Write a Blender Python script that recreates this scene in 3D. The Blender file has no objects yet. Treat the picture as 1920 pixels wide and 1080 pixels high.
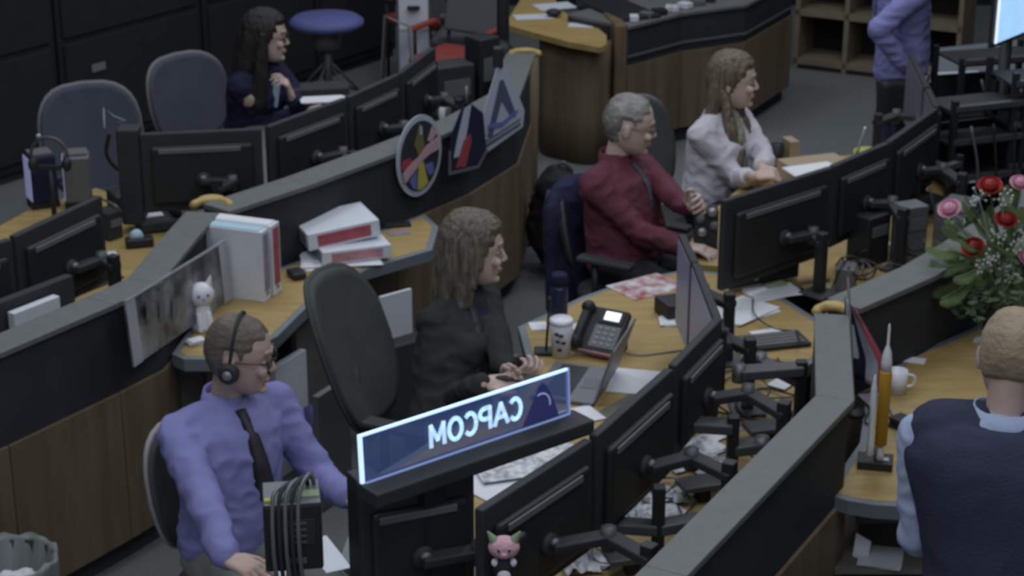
import bpy, bmesh, math, random
from mathutils import Vector, Matrix, noise
random.seed(7)
PI = math.pi
SC = bpy.context.scene
COL = SC.collection
# ------------------------------------------------------------------ camera
CAM_H = 3.6; PITCH = math.radians(21); FPX = 3640.0
cam_d = bpy.data.cameras.new('camera'); cam = bpy.data.objects.new('camera', cam_d); COL.objects.link(cam)
cam.location = (0, 0, CAM_H); cam.rotation_euler = (PI/2 - PITCH, 0, 0)
cam_d.sensor_width = 36; cam_d.lens = 36*FPX/1920
cam_d.dof.use_dof = True; cam_d.dof.focus_distance = 2.2; cam_d.dof.aperture_fstop = 15.0
SC.camera = cam
# ------------------------------------------------------------------ world, lamps, exposure
SC.view_settings.view_transform = 'Standard'; SC.view_settings.look = 'None'
SC.view_settings.exposure = 0.18; SC.view_settings.gamma = 1.0
w = bpy.data.worlds.new('world'); SC.world = w; w.use_nodes = True
w.node_tree.nodes['Background'].inputs[0].default_value = (0.80, 0.88, 1.0, 1)
w.node_tree.nodes['Background'].inputs[1].default_value = 0.30
def area(x, y, z, sx, sy, power, rot=(0,0,0), c=(0.90, 0.95, 1.0)):
    l = bpy.data.lights.new('ceiling_lamp', 'AREA'); l.shape = 'RECTANGLE'; l.size = sx; l.size_y = sy
    l.energy = power; l.color = c
    o = bpy.data.objects.new('ceiling_lamp', l); COL.objects.link(o); o.location = (x, y, z); o.rotation_euler = rot
    return o
for (x, y) in ((-1.8, 5.6), (1.6, 5.0), (-1.6, 8.6), (1.4, 8.2), (0, 2.6), (2.6, 10.8), (-0.2, 11.6)):
    area(x, y, 4.6, 1.2, 1.2, 26)
# ------------------------------------------------------------------ materials
def rgb(r, g, b):
    f = lambda v: (v/255/12.92) if v/255 <= .04045 else ((v/255+.055)/1.055)**2.4
    return (f(r), f(g), f(b), 1)
def mat(name, c, rough=.6, metal=0, em=0, noise_amt=0, noise_scale=8, bump=0, bump_scale=60, c2=None, alpha=1, spec=.5, trans=0, stretch=None):
    m = bpy.data.materials.new(name); m.use_nodes = True
    nt = m.node_tree; b = nt.nodes['Principled BSDF']
    b.inputs['Base Color'].default_value = c; b.inputs['Roughness'].default_value = rough
    b.inputs['Metallic'].default_value = metal; b.inputs['Specular IOR Level'].default_value = spec
    b.inputs['Alpha'].default_value = alpha; b.inputs['Transmission Weight'].default_value = trans
    if em:
        b.inputs['Emission Color'].default_value = c; b.inputs['Emission Strength'].default_value = em
    tc = nt.nodes.new('ShaderNodeTexCoord'); mp = nt.nodes.new('ShaderNodeMapping')
    nt.links.new(tc.outputs['Object'], mp.inputs[0])
    if stretch: mp.inputs['Scale'].default_value = stretch
    if c2 is not None or noise_amt:
        n = nt.nodes.new('ShaderNodeTexNoise'); n.inputs['Scale'].default_value = noise_scale; n.inputs['Detail'].default_value = 4
        nt.links.new(mp.outputs[0], n.inputs['Vector'])
        r = nt.nodes.new('ShaderNodeValToRGB'); nt.links.new(n.outputs[0], r.inputs[0])
        if c2 is None: c2 = tuple(v*(1-noise_amt) for v in c[:3])+(1,)
        r.color_ramp.elements[0].position = .35; r.color_ramp.elements[1].position = .65
        r.color_ramp.elements[0].color = c2; r.color_ramp.elements[1].color = c
        nt.links.new(r.outputs[0], b.inputs['Base Color'])
    if bump:
        n2 = nt.nodes.new('ShaderNodeTexNoise'); n2.inputs['Scale'].default_value = bump_scale
        nt.links.new(mp.outputs[0], n2.inputs['Vector'])
        bp = nt.nodes.new('ShaderNodeBump'); bp.inputs['Strength'].default_value = bump; bp.inputs['Distance'].default_value = .02
        nt.links.new(n2.outputs[0], bp.inputs['Height']); nt.links.new(bp.outputs[0], b.inputs['Normal'])
    return m
M = dict(
 carpet=mat('carpet', (.200,.212,.215,1), .95, noise_amt=.25, noise_scale=90, bump=.5, bump_scale=300, spec=.1),
 wallblack=mat('wall_black', (.018,.019,.020,1), .75, noise_amt=.2, noise_scale=3, spec=.25),
 ledge=mat('ledge_laminate', (.135,.143,.145,1), .55, noise_amt=.12, noise_scale=30),
 face=mat('console_black', (.032,.036,.042,1), .7, noise_amt=.15, noise_scale=5, spec=.3),
 wood=mat('wood_panel', (.175,.130,.082,1), .5, c2=(.128,.093,.058,1), noise_scale=3, stretch=(5,5,.35), spec=.3),
 deskwood=mat('wood_desktop', (.40,.285,.115,1), .5, c2=(.325,.225,.085,1), noise_scale=4, stretch=(1.2,7,1), spec=.35),
 trimwood=mat('wood_trim', (.50,.36,.13,1), .45, noise_amt=.2),
 edge=mat('desk_edge', (.155,.18,.20,1), .5),
 under=mat('under_desk', (.03,.034,.038,1), .8),
 cabin=mat('cabinet_paint', (.15,.145,.125,1), .7, noise_amt=.2),
 black=mat('black_plastic', (.021,.023,.026,1), .5, noise_amt=.15, spec=.4),
 black2=mat('black_plastic_dull', (.034,.037,.041,1), .6, noise_amt=.2, spec=.35),
 strip=mat('grey_vent', (.125,.13,.138,1), .5),
 metal=mat('dull_metal', (.35,.36,.38,1), .4, metal=.6),
 darkmetal=mat('dark_metal', (.085,.09,.095,1), .5, metal=.3),
 screen=mat('screen_dark', (.10,.11,.15,1), .3, em=.10),
 screenl=mat('screen_lavender', (.17,.18,.27,1), .35, em=.12),
 screenb=mat('screen_bright_lavender', (.28,.30,.52,1), .35, em=.35),
 lcd=mat('lcd_white', (.8,.88,1,1), .4, em=.9),
 white=mat('white_paper', (.72,.73,.78,1), .7),
 white2=mat('white_vinyl', (.66,.69,.76,1), .4, noise_amt=.05),
 print=mat('printed_paper', (.72,.73,.78,1), .7, c2=(.30,.31,.34,1), noise_scale=38),
 photo=mat('photo_print', (.62,.62,.66,1), .5, c2=(.30,.06,.05,1), noise_scale=16),
 red=mat('red_card', (.42,.09,.11,1), .6, noise_amt=.25, noise_scale=20),
 pinkcard=mat('pink_card', (.55,.28,.32,1), .6, noise_amt=.3, noise_scale=20),
 tealcard=mat('grey_card', (.12,.17,.19,1), .6),
 mauve=mat('mauve_label', (.32,.27,.38,1), .6, noise_amt=.3, noise_scale=20),
 chair=mat('chair_fabric_blue', (.082,.088,.118,1), .9, bump=.3, bump_scale=200, noise_amt=.1, spec=.2),
 chairg=mat('chair_fabric_grey', (.078,.086,.084,1), .9, bump=.3, bump_scale=200, noise_amt=.15, spec=.2),
 rim=mat('chair_rim', (.15,.15,.16,1), .6),
 rimlight=mat('chair_rim_light', (.30,.28,.30,1), .6),
 skin=mat('skin', (.52,.375,.325,1), .55, noise_amt=.08, noise_scale=12, spec=.3),
 skinp=mat('skin_pale', (.57,.43,.38,1), .55, noise_amt=.06, noise_scale=12, spec=.3),
 lips=mat('lips', (.36,.16,.15,1), .5), eyew=mat('eye_white', (.36,.33,.32,1), .3), iris=mat('iris', (.03,.025,.02,1), .3),
 hairdark=mat('hair_black', (.022,.018,.017,1), .5, bump=.6, bump_scale=25, noise_amt=.4, noise_scale=20, stretch=(6,6,.6)),
 hairbrown=mat('hair_ash_brown', (.165,.145,.110,1), .5, c2=(.075,.062,.047,1), bump=.6, bump_scale=20, noise_scale=12, stretch=(6,6,.6)),
 hairblond=mat('hair_light_brown', (.20,.155,.110,1), .5, c2=(.095,.070,.050,1), bump=.6, bump_scale=20, noise_scale=12, stretch=(6,6,.6)),
 hairgrey=mat('hair_grey', (.30,.29,.27,1), .6, c2=(.13,.125,.12,1), bump=.5, bump_scale=40, noise_scale=14),
 hairbuzz=mat('hair_buzz', (.155,.130,.110,1), .7, c2=(.10,.085,.07,1), noise_scale=14, bump=.3, bump_scale=90),
 hairthin=mat('hair_thin_tan', (.34,.27,.18,1), .7, c2=(.22,.16,.11,1), noise_scale=12, bump=.3, bump_scale=90),
 lav=mat('shirt_lavender', (.225,.228,.48,1), .8, noise_amt=.07, noise_scale=6, bump=.15, bump_scale=14, spec=.2),
 maroon=mat('shirt_maroon', (.125,.035,.055,1), .8, noise_amt=.15, noise_scale=10, bump=.2, bump_scale=16, spec=.25),
 blazer=mat('blazer_charcoal', (.034,.036,.037,1), .85, noise_amt=.15, bump=.2, bump_scale=14, spec=.2),
 navy=mat('navy_cloth', (.020,.022,.055,1), .85, noise_amt=.15, bump=.2, bump_scale=14, spec=.2),
 vest=mat('vest_navy', (.042,.045,.080,1), .9, noise_amt=.12, noise_scale=5, bump=.3, bump_scale=150, spec=.15),
 paleblue=mat('shirt_pale_blue', (.36,.42,.60,1), .8, bump=.1, bump_scale=20, spec=.2),
 cream=mat('cardigan_cream', (.58,.56,.63,1), .9, noise_amt=.08, bump=.2, bump_scale=30, spec=.15),
 floral=mat('blouse_floral', (.46,.50,.26,1), .8, c2=(.05,.06,.14,1), noise_scale=24),
 trouser=mat('trousers_dark', (.025,.027,.035,1), .9), khaki=mat('trousers_grey', (.20,.21,.20,1), .9),
 jeans=mat('jeans_blue', (.05,.065,.13,1), .9, noise_amt=.2), shoe=mat('shoe_black', (.01,.01,.01,1), .4),
 tie=mat('tie_dark', (.035,.030,.040,1), .6, noise_amt=.4, noise_scale=40), tieb=mat('tie_slate', (.075,.08,.13,1), .6, noise_amt=.3, noise_scale=30),
 glassblack=mat('spectacle_frame', (.01,.01,.012,1), .3),
 acryl=mat('sign_acrylic', (.07,.11,.26,1), .15, alpha=.50, em=.22),
 glow=mat('sign_glow', (.45,.62,1.0,1), .4, em=1.15),
 glowdim=mat('sign_glow_dim', (.25,.33,.62,1), .4, em=.40),
 glowtext=mat('sign_letter', (.50,.72,.95,1), .4, em=.65),
 signdark=mat('sign_emblem', (.03,.035,.13,1), .4, em=.3),
 clear=mat('picture_acrylic', (.42,.43,.47,1), .25, alpha=.62, c2=(.035,.037,.042,1), noise_scale=7),
 clearend=mat('picture_border', (.50,.52,.58,1), .3, alpha=.75),
 bluebottle=mat('blue_bottle', (.022,.032,.085,1), .35, noise_amt=.2),
 plushpink=mat('plush_pink', (.62,.36,.42,1), .95, bump=.4, bump_scale=120), plushwhite=mat('ceramic_white', (.72,.72,.78,1), .35),
 green=mat('soft_green', (.28,.36,.22,1), .8), yellowgreen=mat('yellow_green', (.40,.42,.10,1), .6),
 rose=mat('rose_red', (.36,.03,.025,1), .6), rosepink=mat('rose_pink', (.66,.34,.44,1), .7),
 leaf=mat('fern_leaf', (.27,.37,.17,1), .7, c2=(.17,.25,.10,1), noise_scale=14), leafd=mat('leaf_dark', (.11,.16,.08,1), .7),
 breath=mat('tiny_white_flower', (.52,.55,.52,1), .8), vase=mat('vase_glass', (.04,.055,.05,1), .15, alpha=.85),
 rocketw=mat('rocket_white', (.68,.68,.72,1), .4), rocketo=mat('rocket_orange', (.46,.24,.02,1), .5),
 patchw=mat('patch_pale', (.40,.44,.53,1), .8), patchb=mat('patch_black', (.02,.02,.035,1), .8), patchp=mat('patch_pink', (.48,.30,.34,1), .8),
 patchy=mat('patch_yellow', (.42,.38,.06,1), .8), patchbl=mat('patch_blue', (.12,.14,.38,1), .8), patchr=mat('patch_red', (.30,.05,.06,1), .8),
 patchg=mat('patch_gold', (.16,.13,.05,1), .8), emblem=mat('emblem_slate', (.07,.08,.15,1), .8),
 stoolblue=mat('stool_blue', (.10,.11,.30,1), .7), tan=mat('tan_box', (.36,.28,.19,1), .7), liner=mat('bin_liner', (.32,.35,.36,1), .35, alpha=.6),
 purple=mat('purple_bag', (.10,.09,.26,1), .7), cyan=mat('pale_cyan', (.40,.60,.70,1), .6), orange=mat('orange_line', (.5,.13,.06,1), .6),
 steel=mat('steel_grey', (.17,.18,.20,1), .45, metal=.4), jacketgrey=mat('cloth_grey', (.11,.12,.13,1), .9), redfab=mat('red_fabric', (.28,.05,.04,1), .8),
 backpack=mat('backpack_black', (.016,.017,.019,1), .8, noise_amt=.5, noise_scale=12), shelfwood=mat('shelf_wood', (.21,.175,.12,1), .7, noise_amt=.2),
 shelfin=mat('shelf_dark', (.012,.011,.010,1), .9),
)
# ------------------------------------------------------------------ pixel ray helper: point of the place seen at (x, y) at height z
def P(x, y, z):
    u = (x-960)/FPX; v = (y-540)/FPX
    c, s = math.cos(PITCH), math.sin(PITCH)
    d = Vector((u, c - v*s, -s - v*c))
    return Vector((0, 0, CAM_H)) + d*((z-CAM_H)/d.z)
# ------------------------------------------------------------------ mesh collector
ROOTM = {}
class MB:
    def __init__(s): s.bm = bmesh.new(); s.ms = []
    def _m(s, faces, mi):
        for f in faces: f.material_index = mi
    def box(s, c, size, R=None, mi=0):
        vs = []
        for x in (-.5, .5):
            for y in (-.5, .5):
                for z in (-.5, .5):
                    v = Vector((x*size[0], y*size[1], z*size[2]))
                    if R is not None: v = R @ v
                    vs.append(s.bm.verts.new(Vector(c)+v))
        F = [(0,1,3,2),(4,6,7,5),(0,4,5,1),(2,3,7,6),(0,2,6,4),(1,5,7,3)]
        s._m([s.bm.faces.new([vs[i] for i in f]) for f in F], mi); return s
    def prism(s, poly, z0, z1, mi=0):
        if sum(poly[i][0]*poly[(i+1)%len(poly)][1]-poly[(i+1)%len(poly)][0]*poly[i][1] for i in range(len(poly))) < 0: poly = poly[::-1]
        a = [s.bm.verts.new((p[0], p[1], z0)) for p in poly]; b = [s.bm.verts.new((p[0], p[1], z1)) for p in poly]
        n = len(poly); fs = [s.bm.faces.new(a[::-1]), s.bm.faces.new(b)]
        for i in range(n): fs.append(s.bm.faces.new([a[i], a[(i+1)%n], b[(i+1)%n], b[i]]))
        s._m(fs, mi); return s
    def slab(s, poly, O, X, Y, t, mi=0):      # flat outline in plane (O,X,Y) with thickness t along X x Y
        N = X.cross(Y).normalized()
        a = [s.bm.verts.new(O+X*p[0]+Y*p[1]) for p in poly]; b = [s.bm.verts.new(O+X*p[0]+Y*p[1]+N*t) for p in poly]
        n = len(poly); fs = [s.bm.faces.new(a[::-1]), s.bm.faces.new(b)]
        for i in range(n): fs.append(s.bm.faces.new([a[i], a[(i+1)%n], b[(i+1)%n], b[i]]))
        s._m(fs, mi); return s
    def loft(s, rings, mi=0, cap=True):
        R = [[s.bm.verts.new(p) for p in r] for r in rings]; n = len(R[0]); fs = []
        for i in range(len(R)-1):
            for j in range(n): fs.append(s.bm.faces.new([R[i][j], R[i][(j+1)%n], R[i+1][(j+1)%n], R[i+1][j]]))
        if cap: fs.append(s.bm.faces.new(R[0][::-1])); fs.append(s.bm.faces.new(R[-1]))
        for f in fs: f.smooth = True
        s._m(fs, mi); return s
    def cap(s, a, b, ra, rb=None, n=12, mi=0, flat=None, round_=True):
        a = Vector(a); b = Vector(b); rb = ra if rb is None else rb
        d = (b-a); L = d.length
        if L < 1e-6: d = Vector((0,0,1))
        d.normalize(); x = d.orthogonal().normalized(); y = d.cross(x)
        if flat is not None:
            y = (Vector(flat[0]) - d*Vector(flat[0]).dot(d)).normalized(); x = y.cross(d); k = flat[1]
        else: k = 1
        rings = []
        def ring(c, r): rings.append([c + x*math.cos(t*2*PI/n)*r + y*math.sin(t*2*PI/n)*r*k for t in range(n)])
        if round_:
            for q in (-80, -50, -22): ring(a + d*ra*math.sin(math.radians(q)), ra*math.cos(math.radians(q)))
        else: ring(a, ra)
        if round_:
            ring(a, ra)
            for q in (0, 22, 50, 80): ring(b + d*rb*math.sin(math.radians(q)), rb*math.cos(math.radians(q)))
        else: ring(b, rb)
        return s.loft(rings, mi)
    def cyl(s, a, b, r, r2=None, n=20, mi=0): return s.cap(a, b, r, r2, n, mi, round_=False)
    def tube(s, pts, r, n=8, mi=0):
        pts = [Vector(p) for p in pts]; rings = []; x = None
        for i, p in enumerate(pts):
            d = (pts[min(i+1, len(pts)-1)] - pts[max(i-1, 0)]).normalized()
            if x is None: x = d.orthogonal().normalized()
            x = (x - d*x.dot(d)).normalized(); y = d.cross(x)
            rings.append([p + (x*math.cos(t*2*PI/n) + y*math.sin(t*2*PI/n))*r for t in range(n)])
        return s.loft(rings, mi)
    def ell(s, c, r, R=None, n=18, m=12, mi=0):
        rings = []
        for i in range(1, m):
            th = PI*i/m; ring = []
            for j in range(n):
                v = Vector((r[0]*math.sin(th)*math.cos(2*PI*j/n), r[1]*math.sin(th)*math.sin(2*PI*j/n), -r[2]*math.cos(th)))
                if R is not None: v = R @ v
                ring.append(Vector(c)+v)
            rings.append(ring)
        return s.loft(rings, mi)
    def lathe(s, prof, c=(0,0,0), n=28, mi=0):
        c = Vector(c)
        return s.loft([[c+Vector((r*math.cos(2*PI*j/n), r*math.sin(2*PI*j/n), z)) for j in range(n)] for r, z in prof], mi)
    def mesh(s, name):
        bmesh.ops.recalc_face_normals(s.bm, faces=s.bm.faces)
        me = bpy.data.meshes.new(name); s.bm.to_mesh(me); s.bm.free(); return me
    def build(s, name, m, parent=None, bevel=0, smooth=False, world=True, segs=2, tag=None):
        me = s.mesh(name)
        for q in (m if isinstance(m, (list, tuple)) else [m]): me.materials.append(q)
        return link(me, name, parent, bevel, smooth, world, segs, tag)
def link(me, name, parent=None, bevel=0, smooth=False, world=True, segs=2, tag=None):
    o = bpy.data.objects.new(name, me); COL.objects.link(o)
    if smooth:
        for p in me.polygons: p.use_smooth = True
    if parent is not None:
        o.parent = parent
        r = parent
        while r.parent is not None: r = r.parent
        if world and r.name in ROOTM: me.transform(ROOTM[r.name].inverted())
    if bevel:
        b = o.modifiers.new('bevel', 'BEVEL'); b.width = bevel; b.segments = segs; b.limit_method = 'ANGLE'
    if tag: tagit(o, *tag)
    return o
def tagit(o, label, cat, group=None, kind=None):
    o['label'] = label; o['category'] = cat
    if group: o['group'] = group
    if kind: o['kind'] = kind
    if o.type == 'MESH' and o.parent is None and len(o.data.vertices):      # origin at the thing's base
        vs = o.data.vertices; xs = [v.co.x for v in vs]; ys = [v.co.y for v in vs]; zs = [v.co.z for v in vs]
        c = Vector(((min(xs)+max(xs))/2, (min(ys)+max(ys))/2, min(zs)))
        o.data.transform(Matrix.Translation(-c)); o.location = c
    return o
def thing(name, label, cat, loc=(0,0,0), rz=0, group=None):
    o = bpy.data.objects.new(name, None); COL.objects.link(o); o.empty_display_size = .1
    o.location = loc; o.rotation_euler = (0, 0, rz); o['label'] = label; o['category'] = cat
    if group: o['group'] = group
    ROOTM[o.name] = Matrix.Translation(Vector(loc)) @ Matrix.Rotation(rz, 4, 'Z')
    return o
def partlabel(o, t): o['label'] = t; return o
def struct(o): o['kind'] = 'structure'; return o
def copy_tree(o, parent=None):
    c = o.copy(); COL.objects.link(c)
    if parent is not None: c.parent = parent
    for ch in list(o.children): copy_tree(ch, c)
    return c
def Rz(a): return Matrix.Rotation(a, 3, 'Z')
def remeshed(mb, name, voxel, smooth=4, amp=0, nscale=7, stretch=(1,1,1)):
    me = mb.mesh(name); o = bpy.data.objects.new(name, me); COL.objects.link(o)
    r = o.modifiers.new('r', 'REMESH'); r.mode = 'VOXEL'; r.voxel_size = voxel
    if smooth: q = o.modifiers.new('s', 'SMOOTH'); q.iterations = smooth; q.factor = .5
    dg = bpy.context.evaluated_depsgraph_get(); out = bpy.data.meshes.new_from_object(o.evaluated_get(dg))
    bpy.data.objects.remove(o); bpy.data.meshes.remove(me)
    if amp:
        co = [v.co.copy() for v in out.vertices]; no = [v.normal.copy() for v in out.vertices]
        for v, c, n in zip(out.vertices, co, no):
            q = Vector((c.x*stretch[0], c.y*stretch[1], c.z*stretch[2]))*nscale
            a = noise.noise(q); b = 1-abs(noise.noise(q*1.7+Vector((5, 3, 1))))*2
            v.co = c + n*amp*(a + .8*b)
    for p in out.polygons: p.use_smooth = True
    out.name = name
    return out
def crv(pts, k=6):       # smooth curve through points
    pts = [Vector(p) for p in pts]; out = []
    q = [pts[0]*2-pts[1]] + pts + [pts[-1]*2-pts[-2]]
    for i in range(1, len(q)-2):
        for j in range(k):
            t = j/k; a, b, c, d = q[i-1], q[i], q[i+1], q[i+2]
            out.append(.5*((2*b)+(c-a)*t+(2*a-5*b+4*c-d)*t*t+(3*b-a-3*c+d)*t**3))
    out.append(pts[-1]); return out
# ================================================================== ROOM
b = MB(); b.box((0, 8, -.03), (14, 16, .06)); o = struct(b.build('floor', M['carpet']))
b = MB(); b.box((-5.2, 8, 2.5), (.1, 16, 5)); struct(b.build('wall_left', M['wallblack']))
b = MB(); b.box((0, 16, 2.5), (14, .1, 5)); struct(b.build('wall_back', M['wallblack']))
b = MB(); b.box((5.5, 8, 2.5), (.1, 16, 5)); struct(b.build('wall_right', M['wallblack']))
DESK = .74
# tall black equipment cabinets along the back left
A0 = P(-60, 372, 0); A1 = P(745, 105, 0); d = (A1-A0).normalized(); n_ = Vector((-d.y, d.x, 0)); L = (A1-A0).length
cuts = [0, .78, 2.05, 3.2, L]
labs = ['tall black equipment cabinet at the far left, behind the small desk displays',
        'tall black cabinet with a small pale name tag, behind the empty blue chair',
        'tall black cabinet behind the long-haired woman in navy',
        'tall black cabinet behind the blue stool']
for i in range(4):
    a = A0+d*(cuts[i]+.012); e = A0+d*(cuts[i+1]-.012); r = thing('equipment_cabinet', labs[i], 'cabinet', (a+e)/2, math.atan2(d.y, d.x))
    MB().prism([a, e, e+n_*.6, a+n_*.6], 0.06, 2.5).build('body', M['wallblack'], r, bevel=.006)
    MB().prism([a+n_*.03, e+n_*.03, e+n_*.6, a+n_*.6], 0, .06).build('plinth', M['under'], r)
    dd = MB().prism([a+d*.04-n_*.014, e-d*.04-n_*.014, e-d*.04-n_*.001, a+d*.04-n_*.001], (.79), 2.42).build('door', M['black'], r, bevel=.004)
    h = e-d*.10-n_*.04
    MB().box((h.x, h.y, 1.30), (.014, .03, .12), Rz(math.atan2(d.y, d.x))).build('handle', M['darkmetal'], dd, bevel=.003)
    MB().prism([a+d*.04-n_*.014, e-d*.04-n_*.014, e-d*.04-n_*.001, a+d*.04-n_*.001], .12, .75).build('drawer', M['black'], r, bevel=.004)
    if i == 1:
        q = a+d*.24; MB().slab([(0,0),(.115,0),(.115,.05),(0,.05)], Vector((q.x, q.y, .54))-n_*.02, d, Vector((0,0,1)), .004).build('name_tag', M['metal'], r)
    if i in (0, 2):
        q = a+d*(.5 if i else .30); MB().ell((q.x-n_.x*.02, q.y-n_.y*.02, 1.0 if i == 0 else .60), (.014,.014,.014)).build('lock', M['metal'], r)
# ------------------------------------------------------------------ console walls
def offs(poly, t):
    out = []
    for i, p in enumerate(poly):
        a = poly[max(i-1, 0)]; c = poly[min(i+1, len(poly)-1)]
        d1 = (p-a).normalized() if i > 0 else (c-p).normalized(); d2 = (c-p).normalized() if i < len(poly)-1 else d1
        n1 = Vector((-d1.y, d1.x, 0)); n2 = Vector((-d2.y, d2.x, 0)); m = (n1+n2).normalized(); k = max(.5, m.dot(n1))
        out.append(p + m*t/k)
    return out
def strip(mb, front, back, z0, z1, mi=0):
    for i in range(len(front)-1):
        mb.prism([front[i], front[i+1], back[i+1], back[i]], z0, z1, mi)
def wall_unit(name, label, front, th, ztop, zwood, panels=True, ledge_m='ledge'):
    base = front[len(front)//2]; r = thing(name, label, 'console', (base.x, base.y, 0))
    back = offs(front, th); inner = offs(front, .012); rec = offs(front, .05)
    f = [p.copy() for p in front]
    b = MB(); strip(b, offs(front, -.004), offs(front, th+.004), ztop-.022, ztop); b.build('ledge', M[ledge_m], r, bevel=.003)
    b = MB(); strip(b, inner, back, zwood, ztop-.022); b.build('upper_panel', M['face'], r)
    for i in range(len(f)-1):
        L = (f[i+1]-f[i]).length; k = max(1, round(L/.95)); 
        for j in range(k):
            dd = (f[i+1]-f[i])/k; a = f[i]+dd*j; e = a+dd; g = dd.normalized()*.0025; nn = Vector((-dd.y, dd.x, 0)).normalized()*(th-.01)
            b = MB(); b.prism([a+g, e-g, e-g+nn, a+g+nn], .1, zwood); b.build('wood_panel', M['wood'], r, bevel=.002)
    b = MB(); strip(b, rec, back, 0, .1); b.build('kick_plate', M['under'], r)
    return r
ZT = 1.05; ZW = .70
wa = [P(x, y, ZT) for x, y in ((-240, 750), (0, 661), (213, 570), (300, 530))]
wa2 = wa + [Vector((-1.24, 7.21, ZT)), Vector((-1.2, 7.5, ZT))]
for p in wa2: p.z = 0
WA = wall_unit('console_wall', 'black topped console wall with brown wood below, running up from the lower left corner', wa2, .13, ZT, ZW)
wb = [P(x, y, ZT) for x, y in ((428, 396), (580, 346), (740, 287), (880, 232), (973, 180), (1003, 100))]
for p in wb: p.z = 0
WA2 = wall_unit('console_wall', 'console wall with the hanging round patch and pennants, dark face over brown wood', wb, .15, ZT, ZW)
def arc_trim(c, r0, z, ang0, ang1, root, th=.026, h=.018):
    b = MB(); pts = [(c.x+r0*math.cos(math.radians(t)), c.y+r0*math.sin(math.radians(t)), z) for t in range(int(ang0), int(ang1)+1, 12)]
    b.tube(pts, h, 8); return b.build('wood_trim', M['trimwood'], root, smooth=True)
for k, rr in enumerate((.075, .045)): arc_trim(P(396, 384-8*k, ZT), rr, ZT-.005, 0, 180, WA)
arc_trim(P(984, 100, ZT), .075, ZT-.005, 0, 180, WA2)
e = P(984, 108, ZT)
MB().cyl((e.x, e.y+.02, 0), (e.x, e.y+.02, ZT-.01), .072, n=28).build('end_cap', M['wood'], WA2)
# row B (front right)
f1 = [P(x, y, ZT) for x, y in ((1140, 1230), (1285, 1080), (1600, 750), (1590, 590))]
wbB = [Vector((p.x, p.y, 0)) for p in f1]
WB = wall_unit('console_wall', 'console wall with a broad grey top running diagonally up from the bottom edge', wbB, .115, ZT, ZW)
f2 = [P(x, y, ZT) for x, y in ((1612, 578), (1750, 518), (1830, 470))]; f2 = [Vector((p.x, p.y, 0)) for p in f2]; f2.append(f2[-1]+Vector((.75, 1.05, 0)))
WB2 = wall_unit('console_wall', 'dark console wall behind the flower vase, turning away to the right', f2, .14, ZT, ZW)
for k, rr in enumerate((.058, .034)): arc_trim(P(1562, 584-8*k, ZT), rr, ZT-.005, 0, 180, WB)
# row C (top centre)
f3 = [P(x, y, .85) for x, y in ((1178, 50), (1280, 24), (1397, 0))]; f3 = [Vector((p.x, p.y, 0)) for p in f3]
q = P(1478, 188, 0); f3 = [f3[0], f3[1], Vector((1.50, 12.22, 0)), Vector((q.x, q.y, 0))]
WC = wall_unit('console_wall', 'far console wall with a black upper band over wood, behind the woman in the cream cardigan', f3, .5, .85, .60)
e = f3[0]; 
MB().prism([e+Vector((-.08, -.02, 0)), e+Vector((0, -.01, 0)), e+Vector((-.10, .55, 0)), e+Vector((-.18, .54, 0))], 0, .87).build('end_post', M['wood'], WC, bevel=.02)
b = MB(); strip(b, offs(f3, -.006), offs(f3, 0), .655, .668); b.build('groove_strip', M['strip'], WC)
# end panel, curved, below the far wood desk
c0 = P(1095, 312, 0); c1 = P(1012, 290, 0); ed = f3[0]+Vector((-.1, .0, 0))
pts = crv([Vector((ed.x, ed.y, 0)), Vector((c0.x+.02, c0.y+.02, 0)), Vector(((c0.x+c1.x)/2-.03, (c0.y+c1.y)/2+.02, 0)), Vector((c1.x, c1.y+.08, 0)), Vector((c1.x+.02, c1.y+.75, 0))], 5)
# ------------------------------------------------------------------ desks
def desk(label, poly_px, z=DESK, t=.035, legs=(), edge=True, m='deskwood', inset=.028, extra=None):
    pts = [P(x, y, z) if y is not None else Vector((x.x, x.y, z)) for x, y in poly_px]
    if sum(pts[i].x*pts[(i+1)%len(pts)].y-pts[(i+1)%len(pts)].x*pts[i].y for i in range(len(pts))) < 0: pts = pts[::-1]
    c = sum((p for p in pts), Vector())/len(pts)
    r = thing('console_desk', label, 'desk', (c.x, c.y, 0))
    n = len(pts); ins = []
    for i in range(n):
        a, p, q = pts[i-1], pts[i], pts[(i+1)%n]; d1 = (p-a).normalized(); d2 = (q-p).normalized()
        m_ = (Vector((-d1.y, d1.x, 0))+Vector((-d2.y, d2.x, 0))).normalized(); k = max(.6, m_.dot(Vector((-d1.y, d1.x, 0))))
        ins.append(p+m_*inset/k)
    MB().prism([(p.x, p.y) for p in ins], z-t, z).build('desktop', M[m], r)
    if edge:
        b = MB()
        for i in range(n):
            j = (i+1) % n; b.prism([pts[i], pts[j], ins[j], ins[i]], z-.05, z-.0015)
        b.build('edge_band', M['edge'], r)
    for (lx, ly, sx, sy, rot, hm) in legs:
        q = P(lx, ly, z); MB().box((q.x, q.y, (z-.05)/2), (sx, sy, z-.05), Rz(math.radians(rot))).build('side_panel', M[hm], r, bevel=.004)
    return r
DA = desk('golden wood desk with grey rim holding the white binders and the cat figurine',
     [(Vector((-1.285, 6.76, 0)), None), (345, 673), (395, 673), (470, 655), (520, 630), (560, 590), (600, 552), (690, 503), (810, 468), (822, 425)]+[(Vector(v), None) for v in ((-.40, 8.40, 0), (-.50, 8.28, 0), (-.85, 7.85, 0), (-1.14, 7.50, 0), (-1.19, 7.46, 0), (-1.23, 7.20, 0))],
     legs=[(330, 640, .03, .30, -30, 'cabin'), (600, 520, .03, .40, -30, 'cabin'), (430, 600, .03, .3, -30, 'cabin')])
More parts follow.
